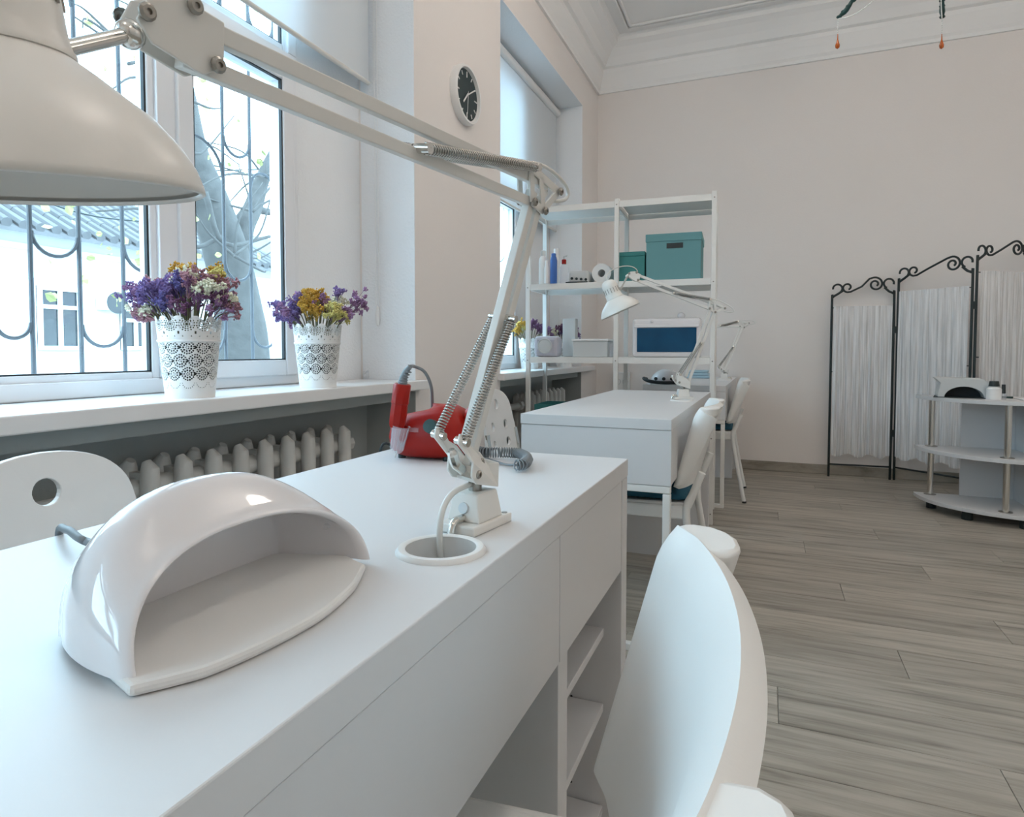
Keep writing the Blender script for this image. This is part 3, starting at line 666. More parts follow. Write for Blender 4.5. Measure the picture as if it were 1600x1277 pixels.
    nk = t.part(MB().lathe([(r_, h_-.009) for r_, h_ in [(.0340,.0675),(.0362,.069),(.0362,.0715),(.0350,.073),(.0335,.079),(.0310,.118),(.0315,.125),(.029,.136),(.022,.146),(.010,.150),(.0,.151)]], S, axis, 40), 'socket_housing', 'lamp', smooth=True)
    u1 = axis.cross(side).normalized()
    for k in range(16):
        an = 2*math.pi*k/16; dr = side*math.cos(an)+u1*math.sin(an); p = S+axis*.083+dr*.0328; q = S+axis*.105+dr*.0315
        t.part(MB().bar(p, q, .0025, .0016, axis.cross(dr)), 'vent_slot', 'screw', nk)
    t.part(MB().ball(S+axis*.048, .024, 1, 1, 1, 16, 10), 'bulb', 'white', smooth='all')
    # thin cord from the housing to the arm
    top = S+axis*.140; t.part(MB().tube(bez(top, top+axis*.06, H+pu*.07+du*.02, H+pu*.024-du*.01, 18), .0022, 7), 'cord', 'lamp', smooth='all')
    return t
b1 = Vector((-.325, .682, .75))
S1 = dep(6, 296, .297)
vd = (S1-EYE).normalized(); hz = Vector((vd.x, vd.y, 0)).normalized()
ax1 = Vector((0,0,1))*math.cos(math.radians(10.6))-hz*math.sin(math.radians(10.6))-rt*.125
make_lamp('large white jointed work lamp clamped beside the open cable hole and red drill', b1, dep(728, 716, .76), dep(835, 309, .79), dep(272, 56, .39), S1, ax1)
b2 = Vector((-.345, 2.849, .75)); Z2 = (b2-EYE).dot(fw)
S2 = dep(970, 487, Z2-.16); n2 = dep(948, 438, Z2-.14)
make_lamp('white work lamp with round shade lit by the window, on the desk before the shelf', b2, dep(1072, 597, Z2), dep(1114, 482, Z2), dep(990, 432, Z2), S2, (n2-S2)+Vector((0, -.02, .01)), full=False)
b3 = Vector((-.30, 4.95, .75)); Z3 = (b3-EYE).dot(fw)
E3 = dep(1160, 509, Z3); H3 = dep(1090, 508, Z3)+Vector((0, .12, 0))
make_lamp('white work lamp on the far desk, its head hidden behind the metal shelf', b3, dep(1130, 580, Z3), E3, H3, H3+Vector((-.09, .02, -.10)), (.35, 0, 1), full=False)

# ------------------------------------------------------------------ nail lamp (arched)
def nail_lamp():
    t = Thing('nail_lamp', 'large glossy white arched nail lamp on the desk with the red drill', 'nail lamp', (-.43, .40, .75))
    yc, ha = .392, .128; xf, xb = -.368, -.468; zt = .75+.006
    def shell(k, inner):
        def fn(u, v):
            th = math.pi*u; s = v                        # u over the arch, v front -> back
            dpt = xf-(xf-xb)*s
            sc = (1-.20*s**2.2) if not inner else (1-.24*s**2.2)*.94
            hh = (.070+.029*math.sin(math.pi*min(1., s*.80+.0))**1.0) if not inner else .0625+.018*math.sin(math.pi*s*.7)
            c, s_ = math.cos(th), math.sin(th)
            yy = yc-ha*sc*math.copysign(abs(c)**.85, c); zz = zt+hh*abs(s_)**.80
            xx = dpt-.018*(1-abs(c)**2)*(1-s)+(.03 if not inner else .0)*0
            # the arch leans back towards its crown
            xx += -.022*(zz-zt)/.09*(1-s)
            if inner: xx += .0
            return Vector((xx, yy, zz))
        return fn
    fo, fi = shell(0, False), shell(0, True)
    mb = MB(); nu, nv = 44, 16
    mb.grid(fo, nu, nv); 
    mb.grid(lambda u, v: fi(u, v*.85), nu, nv)
    mb.grid(lambda u, v: (lambda p: Vector((p.x, p.y, zt-.002+(p.z-zt+.002)*(1-v))))(fi(u, .85)), nu, 6)
    # rolled front lip
    mb.grid(lambda u, v: fo(u, 0).lerp(fi(u, 0), v)+Vector((.007*math.sin(math.pi*v), 0, 0)), nu, 6)
    # rounded back
    mb.grid(lambda u, v: (lambda p: Vector((p.x-.012*math.sin(v*math.pi/2), yc+(p.y-yc)*(1-.25*(1-math.cos(v*math.pi/2))), zt+(p.z-zt)*math.cos(v*math.pi/2))))(fo(u, 1)), nu, 6)
    t.part(mb, 'arched_shell', 'gloss', smooth='all', weld=True)
    # base plate with bowed front
    F_ = [(-.356,.259),(-.340,.281),(-.330,.300),(-.3215,.343),(-.3195,.394),(-.330,.445),(-.339,.468),(-.353,.497)]
    front = catmull([(a, b, 0) for a, b in F_], 6)
    poly = [(p.x, p.y, .7504) for p in front]+[(-.385, .512, .7504), (-.45, .495, .7504), (-.485, .46, .7504), (-.49, .392, .7504), (-.485, .33, .7504), (-.45, .292, .7504), (-.385, .268, .7504)]
    t.part(MB().prism(poly, (0, 0, .0085)), 'base_plate', 'satin', bevel=.003)
    # small LEDs inside the arch
    for k in range(1, 8):
        p = fi(k/8, .25); q = fi(k/8, .25).lerp(Vector((p.x, yc, zt)), .04)
        t.part(MB().cyl(p, q, .003, seg=8), 'led', 'clear')
    # power cord leaving at the back
    P = [Vector((-.48, .40, .762)), at(150, 852, 'z', .762), at(125, 842, 'z', .766), at(104, 828, 'z', .768)]
    t.part(MB().tube(catmull([P[0], P[1], P[2], P[3], Vector((-.765, .475, .74)), Vector((-.77, .48, .60))], 6), .0042, 8), 'power_cord', 'grey', smooth='all')
nail_lamp()

# ------------------------------------------------------------------ red nail drill
def drill():
    t = Thing('nail_drill', 'red electric nail drill machine with grey coiled cord', 'nail drill', (-.62, 1.09, .75))
    P = lambda px, py, y=1.09: at(px, py, 'y', y)
    c = Vector((-.62, 1.105, .75)); rx = Vector((1, .08, 0)).normalized(); ry = Vector((-.08, 1, 0))
    prof = [(0,0),(.055,.0),(.07,.006),(.079,.02),(.082,.04),(.078,.062),(.066,.082),(.045,.092),(0,.094)]
    def fn(u, v):
        a = 2*math.pi*u; i = v*(len(prof)-1); k = min(int(i), len(prof)-2); f = i-k; r_ = prof[k][0]+(prof[k+1][0]-prof[k][0])*f; z = prof[k][1]+(prof[k+1][1]-prof[k][1])*f
        ca, sa = math.cos(a), math.sin(a); e = .6
        zz = z*(1+.10*math.copysign(abs(ca)**e, ca)*(z/.094)) 
        return c+rx*(r_*1.02*math.copysign(abs(ca)**e, ca))+ry*(r_*.75*math.copysign(abs(sa)**e, sa))+Vector((0,0,zz+.004))
    t.part(MB().grid(fn, 36, 24), 'body', 'red', smooth='all', weld=True)
    for dx in (-.05, .05):
        for dy in (-.035, .035): t.part(MB().cyl(c+Vector((dx, dy, 0)), c+Vector((dx, dy, .008)), .008, seg=10), 'rubber_foot', 'dark')
    p = P(626, 640, 1.02)
    t.part(MB().lathe([(0,0),(.012,0),(.014,.006),(.013,.02),(.0,.021)], c+rx*.03-ry*.062+Vector((0,0,.066)), -ry+Vector((0,0,.3)), 18), 'speed_knob', 'leafgreen', smooth=True)
    kb = c+rx*.09+Vector((0,0,.082)); t.part(MB().lathe([(0,-.012),(.02,-.012),(.024,-.004),(.024,.008),(.018,.012),(0,.012)], kb, (.9,-.2,.25), 20), 'side_knob', 'red', smooth=True)
    # handpiece standing in a clear cup on the front left
    top, bot = at(629, 600, 'y', 1.03), at(620, 668, 'y', 1.03); d = (top-bot).normalized()
    L = (top-bot).length
    hp = t.part(MB().lathe([(0,0),(.0135,0),(.0155,.006),(.0165,L*.3),(.0160,L*.55),(.0172,L*.56),(.0172,L*.97),(.015,L),(0,L)], bot, d, 8), 'handpiece', 'red', smooth=True)
    t.part(MB().tube([top, top+d*.012, top+d*.02+Vector((.004,0,.004)), top+d*.03+Vector((.012,0,.004))], [.009, .0075, .006, .005], 10), 'strain_relief', 'grey', hp, smooth=True)
    for k in range(5): q = top+d*(.003+.005*k)+Vector((.0006*k*k, 0, 0)); t.part(MB().lathe([(.0085-.0008*k,-.0012),(.0098-.0008*k,0),(.0085-.0008*k,.0012)], q, d, 10), 'relief_ring', 'grey', hp)
    cb = at(619, 706, 'y', 1.03); ct = at(626.5, 666, 'y', 1.03); dc = (ct-cb).normalized(); Lc = (ct-cb).length
    cup = t.part(MB().lathe([(.004,-.004),(.0105,.0),(.0125,.004),(.0165,Lc),(.0185,Lc+.001),(.0170,Lc-.001),(.0118,.006),(.004,.004)], cb, dc, 20), 'clear_cup', 'clear', smooth=True)
    for k in range(12):
        an = 2*math.pi*k/12; e1 = dc.cross(Vector((0,1,0))).normalized(); e2 = dc.cross(e1); dr = e1*math.cos(an)+e2*math.sin(an)
        t.part(MB().tube([cb+dc*.004+dr*.0126, ct-dc*.003+dr*.0166], .0007, 5), 'cup_rib', 'clear', cup)
    t.part(MB().tube([cb+dc*.002, cb-dc*.012], [.003, .001], 8), 'bit', 'chrome', hp)
    t.part(MB().box(ct+Vector((.012, .012, -.012)), ct+Vector((.03, .06, -.004))), 'cup_bracket', 'clear', cup)
    # cable: strain relief -> arc -> down behind the body -> coil -> socket
    s0 = top+d*.03+Vector((.012,0,.004))
    A = [s0, at(648, 573, 'y', 1.06), at(664, 582, 'y', 1.08), at(674, 606, 'y', 1.1), at(676, 640, 'y', 1.12), at(680, 655, 'y', 1.12)]
    t.part(MB().tube(catmull(A, 8), .0032, 8), 'cable', 'grey', smooth='all')
    q0, q1 = at(677, 648, 'y', 1.10), at(716, 688, 'y', 1.10)
    t.part(MB().tube(helix(q0, q1, .011, 11, 10), .0019, 6, cap=False), 'coiled_cable', 'grey', smooth='all')
    # coil lying on the desk: runs right, turns back
    B = catmull([at(722, 694, 'z', .763)+Vector((0,.01,0)), at(752, 706, 'z', .763), at(785, 707, 'z', .763), at(812, 709, 'z', .763), at(824, 717, 'z', .763), at(818, 725, 'z', .763), at(806, 727, 'z', .763)], 14)
    cum = [0.]
    for k in range(1, len(B)): cum.append(cum[-1]+(B[k]-B[k-1]).length)
    RS = []; k = 0
    for i in range(121):
        d_ = cum[-1]*i/120
        while k < len(B)-2 and cum[k+1] < d_: k += 1
        RS.append(B[k].lerp(B[k+1], (d_-cum[k])/max(1e-9, cum[k+1]-cum[k])))
    B = RS
    n_ = len(B); V = []; per = 8; turns = 68; N = turns*per
    for i in range(N+1):
        s = i/N*(n_-1); k = min(int(s), n_-2); p = B[k].lerp(B[k+1], s-k); tg = (B[k+1]-B[k]).normalized(); nn = Vector((-tg.y, tg.x, 0)).normalized(); a = 2*math.pi*i/per
        V.append(p+nn*math.cos(a)*.0092+Vector((0,0,1))*math.sin(a)*.0092)
    t.part(MB().tube(V, .0015, 6, cap=False), 'coiled_cable', 'grey', smooth='all')
    t.part(MB().tube(catmull([at(806, 727, 'z', .756), at(790, 726, 'z', .754), at(760, 717, 'z', .754), at(735, 710, 'z', .754)], 6), .0025, 6), 'cable_tail', 'grey', smooth='all')
    t.part(MB().tube(catmull([c-rx*.08+Vector((0,.03,.03)), c-rx*.11+Vector((0,.05,.004)), Vector((-.76, 1.13, .755)), Vector((-.775, 1.13, .60))], 6), .003, 7), 'mains_cord', 'dark', smooth='all')
drill()

# ------------------------------------------------------------------ lace pots with dried flowers
def lace(u, v):
    """True where there is a hole. u around 0..1, v height 0..1 (1 = top)"""
    H = .215; rad = .072
    def circ(n, vc, r, hr, k, ph=0):                      # ring of k holes of radius hr, circle radius r, n rings round the pot
        uu = (u*n+ph) % 1-.5; dx = uu/n*2*math.pi*rad; dy = (v-vc)*H; d = math.hypot(dx, dy); a = math.atan2(dy, dx)
        if abs(d-r) > hr: return False
        aa = (a/(2*math.pi)*k) % 1-.5; return math.hypot(d-r, aa/k*2*math.pi*r) < hr
    def dot(n, vc, hr, ph=0, sx=1):
        uu = (u*n+ph) % 1-.5; return math.hypot(uu/n*2*math.pi*rad/sx, (v-vc)*H) < hr
    n = 12
    for i, vc in enumerate((.62, .46, .30)):
        ph = .5*(i % 2)
        if circ(n, vc, .0158, .0023, 17, ph) or circ(n, vc, .0095, .0026, 9, ph) or circ(n, vc, .0035, .0015, 5, ph): return True
        if dot(n, vc, .0042, ph+.5, .55): return True
    if v < .24:
        if circ(n, .20, .0160, .0013, 18, 0) and v < .195: return True
        return False
    if v > .72:
        for r, h, k in ((.0165, .0020, 16), (.0115, .0022, 12), (.0065, .0019, 8)):
            if circ(n, .90, r, h, k): return True
        if dot(n, .90, .003, 0, 1.5) or dot(n, .80, .004, .5, .6) or dot(n*2, .755, .0018): return True
    return False
POT = None
def pot_mesh():
    NU, NV = 420, 120; H = .218; V = []; keep = []
    for j in range(NV+1):
        v = j/NV; r_ = .061+.021*v
        for i in range(NU):
            a = 2*math.pi*i/NU; z = v*H
            V.append((r_*math.cos(a), r_*math.sin(a), z))
    n = 12
    for j in range(NV):
        for i in range(NU):
            u, v = (i+.5)/NU, (j+.5)/NV
            sc = .93+.07*abs(math.cos(math.pi*n*u))          # scalloped rim
            if v > sc or lace(u, v): continue
            i2 = (i+1) % NU; keep.append((j*NU+i, j*NU+i2, (j+1)*NU+i2, (j+1)*NU+i))
    mb = MB(); mb.add(V, keep)
    return mb
def make_pot(loc, lab):
    t = Thing('lace_flower_pot', lab, 'flower pot', loc, 'white lace pattern flower pots'); L = Vector(loc)
    mb = pot_mesh()
    for i in range(len(mb.v)): mb.v[i] = mb.v[i]+L
    o = t.part(mb, 'lace_wall', 'white', smooth='all')
    md = o.modifiers.new('thickness', 'SOLIDIFY'); md.thickness = .0016; md.offset = -1
    t.part(MB().lathe([(0,.002),(.0605,.002),(.0612,.0),(.0612,.006),(0,.006)], L, seg=40), 'bottom', 'white', smooth=True)
    t.part(MB().lathe([(0,.012),(.055,.012),(.068,.165),(.0665,.165),(.054,.02),(0,.02)], L, seg=32), 'inner_pot', 'liner', smooth=True)
    t.part(MB().lathe([(.0792,.152),(.0778,.156),(.0775,.150),(.0762,.148)], L, seg=48), 'band', 'white', smooth=True)
    return t.e
POTS = [((-1.462, 1.262, ZS), 'white lace pattern pot with purple and white dried flowers on the sill'),
        ((-1.450, 1.775, ZS), 'white lace pattern pot with mustard dried flowers on the sill beside the plain reveal'),
        ((-1.57, 4.20, ZS), 'white lace pattern pot with yellow dried flowers on the far sill'),
        ((-1.50, 4.80, ZS), 'white lace pattern pot with mauve dried flowers on the far sill')]
p0 = make_pot(*POTS[0])
for L, lab in POTS[1:]: dup(p0, L, random.uniform(0, 1), lab)
def bouquet(loc, lab, spec, seed, spread=1., hmax=1.):
    """spec: list of (colour, angle deg in view, lean, height) sprigs"""
    rnd = random.Random(seed); L = Vector(loc); t = Thing('dried_flower_bouquet', lab, 'dried flowers', L, 'dried flower bouquets')
    side = rt.copy(); side.z = 0; side.normalize(); fwd = Vector((fw.x, fw.y, 0)).normalized()
    for col, sx, h_, dp in spec:
        base_ = L+side*rnd.uniform(-.02, .02)+fwd*rnd.uniform(-.02, .02)+Vector((0,0,.02))
        rim = L+side*max(-.065, min(.065, sx*.55))+fwd*max(-.06, min(.06, dp*.6))+Vector((0,0,.20))
        head = L+side*sx+fwd*dp+Vector((0,0,h_))
        pts = catmull([base_, rim, head], 6)
        sp = t.part(MB().tube(pts, [.0019]*(len(pts)-1)+[.0012], 5), 'stem', 'stem')
        fm = MB(); R_ = rnd.uniform(.024, .034)*spread; dirn = (head-rim).normalized()
        for c_ in range(10):
            q = Vector((rnd.gauss(0, .45), rnd.gauss(0, .45), rnd.gauss(0, .38)))*R_+head+dirn*.008
            fm.tube([head-dirn*.035, q], [.0009, .0007], 4)
            for k in range(16):
                w = Vector((rnd.gauss(0, 1), rnd.gauss(0, 1), rnd.gauss(0, 1))).normalized()*rnd.uniform(.003, .011)
                fm.octa(q+w, rnd.uniform(.0030, .0050))
        t.part(fm, 'blossom', 'fl_'+col, sp)
def spread_spec(cols, n, seed, w=.12, h0=.235, h1=.315):
    rnd = random.Random(seed); R_ = []
    for k in range(n):
        s = -1+2*(k+.5)/n+rnd.uniform(-.08, .08); dp = rnd.uniform(-.07, .05)
        hh = h1-(h1-h0)*abs(s)**2*.8+rnd.uniform(-.035, .012); R_.append((cols(s, rnd), s*w, hh, dp))
    return R_
def c1(s, r):
    if s < -.55: return r.choice(('violet', 'violet', 'mauve'))
    if s < .05: return r.choice(('indigo', 'violet', 'mauve', 'violet'))
    return r.choice(('plum', 'cream', 'mauve', 'pink', 'cream', 'indigo'))
sp1 = spread_spec(c1, 30, 3, .105)
sp1 += [('violet', -.138, .270, -.02), ('mauve', -.115, .288, -.03), ('pink', -.095, .30, 0), ('mustard', -.035, .338, .02), ('mustard', -.015, .342, .03), ('mustard', .055, .335, .03), ('lemon', .075, .33, .02), ('cream', .035, .305, -.05), ('cream', .06, .285, -.07),
        ('pink', .095, .305, 0), ('cream', .12, .262, -.02), ('plum', .06, .262, -.06), ('indigo', .02, .30, -.06), ('pink', -.11, .218, -.03), ('cream', -.1, .228, -.02), ('plum', .02, .25, -.06), ('indigo', -.03, .25, -.06), ('pink', .115, .235, 0)]
bouquet(POTS[0][0], 'dried bouquet of violet, indigo, pink and white statice', sp1, 11)
def c2(s, r):
    if s < -.35: return r.choice(('violet', 'violet', 'mauve'))
    if s < .3: return r.choice(('mustard', 'mustard', 'mustard', 'mustard', 'plum'))
    return r.choice(('lemon', 'cream', 'lemon', 'mauve'))
sp2 = spread_spec(c2, 22, 8, .10, .235, .30)+[('mauve', .13, .30, 0), ('mauve', .145, .285, .01), ('violet', .07, .325, .02), ('violet', -.135, .285, 0), ('violet', -.12, .25, -.01), ('mustard', -.03, .31, -.03), ('mustard', .01, .305, -.04), ('mustard', -.02, .27, -.07), ('mustard', .02, .255, -.07), ('lemon', .07, .265, -.06), ('lemon', .085, .25, -.05), ('mauve', .03, .285, -.05)]
bouquet(POTS[1][0], 'dried bouquet with a mustard yellow centre and violet edges', sp2, 12)
bouquet(POTS[2][0], 'dried bouquet half yellow and half plum on the far sill', spread_spec(lambda s, r: r.choice(('mustard', 'lemon')) if s < 0 else r.choice(('plum', 'mauve', 'plum')), 20, 5, .13, .24, .32), 13)
bouquet(POTS[3][0], 'dried bouquet of pale mauve sprigs on the far sill', spread_spec(lambda s, r: r.choice(('mauve', 'cream', 'plum', 'violet')), 16, 6, .11, .24, .31), 14)

# ------------------------------------------------------------------ chairs
def make_chair(loc, rz, lab):
    """local: +x to the rear, width along y; origin on the floor below the centre of the top rim"""
    t = Thing('plastic_chair', lab, 'chair', (0,0,0), 'white plastic chairs on the room side of the desks')
    plan = [(0, 0), (-.004, .07), (-.014, .13), (-.027, .18), (-.040, .207), (-.046, .222), (-.038, .233), (-.024, .236), (-.002, .231), (.014, .222)]
    full = [(x, -y) for x, y in reversed(plan[1:])]+plan
    full = [(q.x, q.y) for q in catmull([(x, y, 0) for x, y in full], 4)]
    n = len(full)-1
    def fn(u, v):
        # v: 0 bottom .. 1 top
        i = u*n; k = min(int(i), n-1); f = i-k; x = full[k][0]+(full[k+1][0]-full[k][0])*f; y = full[k][1]+(full[k+1][1]-full[k][1])*f
        ear = max(0., (abs(i-n/2)/4-4.7)/(n/8-4.7))
        zt = .772-.030*ear**1.2; zb = .500+.045*(1-ear)*0+.03*ear
        z = zb+(zt-zb)*v
        rec = -(.772-z)*.27
        wid = 1-.05*(1-v)**2
        if ear > 0: x = -.046+(x+.046)*(.35+.65*v)
        roll = .012*max(0, (v-.86)/.14)**2*(1-ear)
        return Vector((x+rec+roll, y*wid, z))
    bk = t.part(MB().grid(fn, n, 24), 'backrest', 'chair', smooth='all')
    md = bk.modifiers.new('thickness', 'SOLIDIFY'); md.thickness = .019; md.offset = 0
    md = bk.modifiers.new('round', 'BEVEL'); md.width = .008; md.segments = 3; md.limit_method = 'ANGLE'; md.angle_limit = math.radians(50)
    for s in (-1, 1):
        cap = [(-.020, .150), (-.028, .178), (-.041, .207), (-.046, .222), (-.040, .233), (-.028, .237), (-.008, .231), (.006, .217), (.015, .196), (.017, .172), (.014, .158), (.002, .150)]
        mb = MB().prism([(x+.002, s*y, .776) for x, y in cap], (-.010, 0, -.034)); t.part(mb, 'corner_cap', 'chair', bevel=.007, smooth=True)
    # seat
    def seat(u, v):
        x = -.44+.37*u; w = .215*(1-.12*u); y = -w+2*w*v
        return Vector((x, y, .448-.012*math.sin(math.pi*u)*math.sin(math.pi*v)-.02*max(0, (.12-u)/.12)**2))
    so = t.part(MB().grid(seat, 20, 20), 'seat', 'chair', smooth='all'); md = so.modifiers.new('thickness', 'SOLIDIFY'); md.thickness = .02; md.offset = -1
    md = so.modifiers.new('round', 'BEVEL'); md.width = .006; md.segments = 2; md.limit_method = 'ANGLE'; md.angle_limit = math.radians(50)
    for s in (-1, 1):
        t.part(MB().box((-.42, s*.205-.009, .395), (-.075, s*.205+.009, .440)), 'seat_rail', 'chair', bevel=.006)
        t.part(MB().tube(catmull([(-.035, s*.218, .56), (-.062, s*.217, .49), (-.085, s*.214, .42), (-.06, s*.222, .25), (-.01, s*.235, 0)], 6), .0125, 12), 'rear_leg', 'chair', smooth=True)
        t.part(MB().tube(catmull([(-.36, s*.205, .43), (-.39, s*.212, .25), (-.43, s*.225, 0)], 6), .0125, 12), 'front_leg', 'chair', smooth=True)
        t.part(MB().cyl((-.01, s*.235, 0), (-.0105, s*.235, .012), .0135, seg=12), 'foot_cap', 'dark'); t.part(MB().cyl((-.43, s*.225, 0), (-.4295, s*.225, .012), .0135, seg=12), 'foot_cap', 'dark')
    t.e.location = loc; t.e.rotation_euler = (0, 0, rz)
    return t.e
ch1 = make_chair((-.020, .447, 0), .10, 'white plastic chair with bare backrest at the desk with the red drill')
ch2 = dup(ch1, (-.165, 2.37, 0), .02, 'white plastic chair with blue cushion at the desk before the metal shelf')
ch3 = dup(ch1, (-.122, 4.45, 0), .03, 'white plastic chair with blue cushion at the far desk')
ch1.scale = (1, 1.08, 1)
def cushion(chair, lab):
    def top(u, v):
        x = -.425+.335*u; y = -.19+.38*v; e = (math.sin(math.pi*u)*math.sin(math.pi*v))**.35
        return x, y, e
    mb = MB(); mb.grid(lambda u, v: (lambda q: Vector((q[0], q[1], .456+.042*q[2])))(top(u, v)), 16, 16); mb.grid(lambda u, v: (lambda q: Vector((q[0], q[1], .456-.006*q[2])))(top(u, v)), 16, 16)
    o = mb.obj('seat_cushion', 'blue', None, (-.26, 0, .45), smooth='all', weld=True); o.matrix_world = Matrix.Translation(chair.location) @ Matrix.Rotation(chair.rotation_euler.z, 4, 'Z') @ Matrix.Translation((-.26, 0, .45))
    tag(o, lab, 'cushion', 'blue chair cushions')
cushion(ch2, 'dark blue cushion on the chair before the metal shelf'); cushion(ch3, 'dark blue cushion on the chair at the far desk')
# window-side chairs with punched backs
def punched_chair(loc, rz, lab):
    """local: faces +x, back plate at x = 0, width along y"""
    t = Thing('punched_back_chair', lab, 'chair', (0,0,0), 'white punched back chairs by the window')
    H0, H1 = .45, .787
    def half(z):
        v = (z-H0)/(H1-H0); w = .195-.062*v
        if v > .72: q = (v-.72)/.28; w = w*math.sqrt(max(0, 1-q**2.6))**.9 if q < 1 else 0
        return max(w, .004)
    holes = [(0, .720, .023), (-.073, .624, .020), (.073, .624, .020), (-.077, .545, .020), (.077, .545, .020)]
    bm = bmesh.new(); zs_ = [H0+(H1-H0)*(1-(1-i/26)**1.6) for i in range(27)]
    outl = [(half(z), z) for z in zs_]+[(-half(z), z) for z in reversed(zs_)]
    def loop(P):
        vv = [bm.verts.new((0, a, b)) for a, b in P]
        for i in range(len(vv)): bm.edges.new((vv[i], vv[(i+1) % len(vv)]))
    loop(outl)
    for y, z, r_ in holes: loop([(y+r_*math.cos(2*math.pi*k/22), z+r_*math.sin(2*math.pi*k/22)) for k in range(22)])
    bmesh.ops.triangle_fill(bm, edges=bm.edges[:], use_beauty=True)
    g = bmesh.ops.extrude_face_region(bm, geom=bm.faces[:]); bmesh.ops.translate(bm, verts=[v for v in g['geom'] if isinstance(v, bmesh.types.BMVert)], vec=(-.013, 0, 0))
    for v in bm.verts: v.co.x += -(v.co.z-H0)*.16+.35*v.co.y**2
    mb = MB(); bm.verts.index_update(); mb.add([v.co for v in bm.verts], [[v.index for v in f.verts] for f in bm.faces]); bm.free()
    t.part(mb, 'backrest', 'satin', bevel=.002)
    t.part(MB().prism([(.02, -.19, .435), (.36, -.205, .435), (.38, -.18, .435), (.38, .18, .435), (.36, .205, .435), (.02, .19, .435)], (0, 0, .018)), 'seat', 'satin', bevel=.005)
    for s in (-1, 1):
        t.part(MB().tube(catmull([(-.015, s*.16, .60), (.0, s*.165, .45), (-.03, s*.19, 0)], 6), .011, 10), 'leg', 'chrome', smooth=True)
        t.part(MB().tube([(.34, s*.17, .436), (.36, s*.19, 0)], .011, 10), 'leg', 'chrome', smooth=True)
    t.e.location = loc; t.e.rotation_euler = (0, 0, rz); return t.e
pa = punched_chair((-1.095, .690, 0), .0, 'white chair with punched round holes between the radiator and the nail lamp desk')
pb = dup(pa, (-1.095, 2.61, 0), 0, 'white chair with punched round holes at the window side of the desk before the shelf')

# ------------------------------------------------------------------ metal shelf
SROT = .05
SO = Vector((-.283, 3.62, 0)); cx_, sx_ = math.cos(SROT), math.sin(SROT)
def SP(a, b, z): return SO+Vector((-a*cx_-b*sx_, -a*sx_+b*cx_, z))     # a: towards the window wall, b: away from camera
SW, SD = 1.062, .36; LV = [1.815, 1.36, .925, .50, .08]
t = Thing('metal_shelf', 'tall white metal shelving unit with open frame', 'shelf', SP(SW/2, SD/2, 0))
def obox(mb, a0, a1, b0, b1, z0, z1):
    V = [SP(a, b, z) for z in (z0, z1) for a, b in ((a0,b0),(a1,b0),(a1,b1),(a0,b1))]
    return mb.add(V, [(3,2,1,0),(4,5,6,7),(0,1,5,4),(1,2,6,5),(2,3,7,6),(3,0,4,7)])
for a in (0, SW/2, SW):
    for b in (0, SD): t.part(obox(MB(), a-.013, a+.013, b-.013, b+.013, 0, 1.83), 'post', 'metal_white', bevel=.002)
for z in LV:
    for k in range(2):
        a0, a1 = SW/2*k+.014, SW/2*(k+1)-.014
        sh = t.part(obox(MB(), a0, a1, .0, SD, z-.004, z), 'shelf_board', 'metal_white')
        
        for b_ in (-.012, SD+.008): t.part(obox(MB(), a0, a1, b_, b_+.004, z-.035, z), 'edge_rail', 'metal_white', sh)
    for a in (0, SW/2, SW): t.part(obox(MB(), a-.004, a+.004, .013, SD-.013, z-.03, z), 'cross_rail', 'metal_white')
bl = MB()
for a in (0, SW/2, SW):
    for z in LV: bl.cyl(SP(a, -.0135, z-.02), SP(a, -.016, z-.02), .004, seg=8)
t.part(bl, 'bolts', 'screw')
# things on the shelf
def sbox(name, mat_, lab, cat, a0, a1, b0, b1, z0, z1, bevel=.003, group=None):
    return single(obox(MB(), a0, a1, b0, b1, z0, z1), name, mat_, lab, cat, SP((a0+a1)/2, (b0+b1)/2, z0), group, bevel=bevel)
za = 1.3605
T = Thing('storage_box', 'large pale teal lidded storage box with a dark hand slot', 'box', SP(.2, .16, za))
T.part(obox(MB(), .068, .368, .03, .32, za, za+.235), 'body', 'teal', bevel=.003)
T.part(obox(MB(), .064, .372, .026, .324, za+.218, za+.262), 'lid', 'teal', bevel=.003)
T.part(obox(MB(), .165, .255, .0285, .031, za+.178, za+.207), 'hand_slot', 'dark')
T = Thing('storage_box', 'small deep teal fabric storage box beside the larger box', 'box', SP(.45, .16, za))
T.part(obox(MB(), .376, .525, .03, .28, za, za+.145), 'body', 'teal2', bevel=.004); T.part(obox(MB(), .374, .527, .028, .282, za+.145, za+.17), 'lid', 'teal2', bevel=.004)
def bottle(a, b, z, r_, h_, mat_, capm, capr, caph, lab, extra=None):
    p = SP(a, b, z); T = Thing('bottle', lab, 'bottle', p)
    T.part(MB().lathe([(0,0),(r_*.95,0),(r_,.004),(r_,h_*.82),(r_*.8,h_*.93),(capr,h_),(0,h_)], p, seg=20), 'body', mat_, smooth=True)
    T.part(MB().lathe([(0,h_),(capr*1.15,h_),(capr*1.15,h_+caph),(capr*.9,h_+caph+.003),(0,h_+caph+.003)], p, seg=18), 'cap', capm, smooth=True)
    return T, p
bottle(.975, .02, za, .026, .17, 'white', 'cardgrey', .013, .028, 'tall white bottle with grey cap on the shelf')
bottle(.915, .10, za, .022, .185, 'white', 'white', .014, .035, 'slim white bottle behind the blue one')
T, p = bottle(.905, -.0, za, .021, .165, 'bottleblue', 'bottleblue', .012, .01, 'bright blue bottle with curved shoulder on the shelf')
bottle(.945, -.005, za, .015, .115, 'white', 'white', .01, .02, 'short white tube in front of the blue bottle')
T, p = bottle(.855, .05, za, .025, .12, 'clear', 'red', .012, .024, 'clear pump bottle with red cap on the shelf')
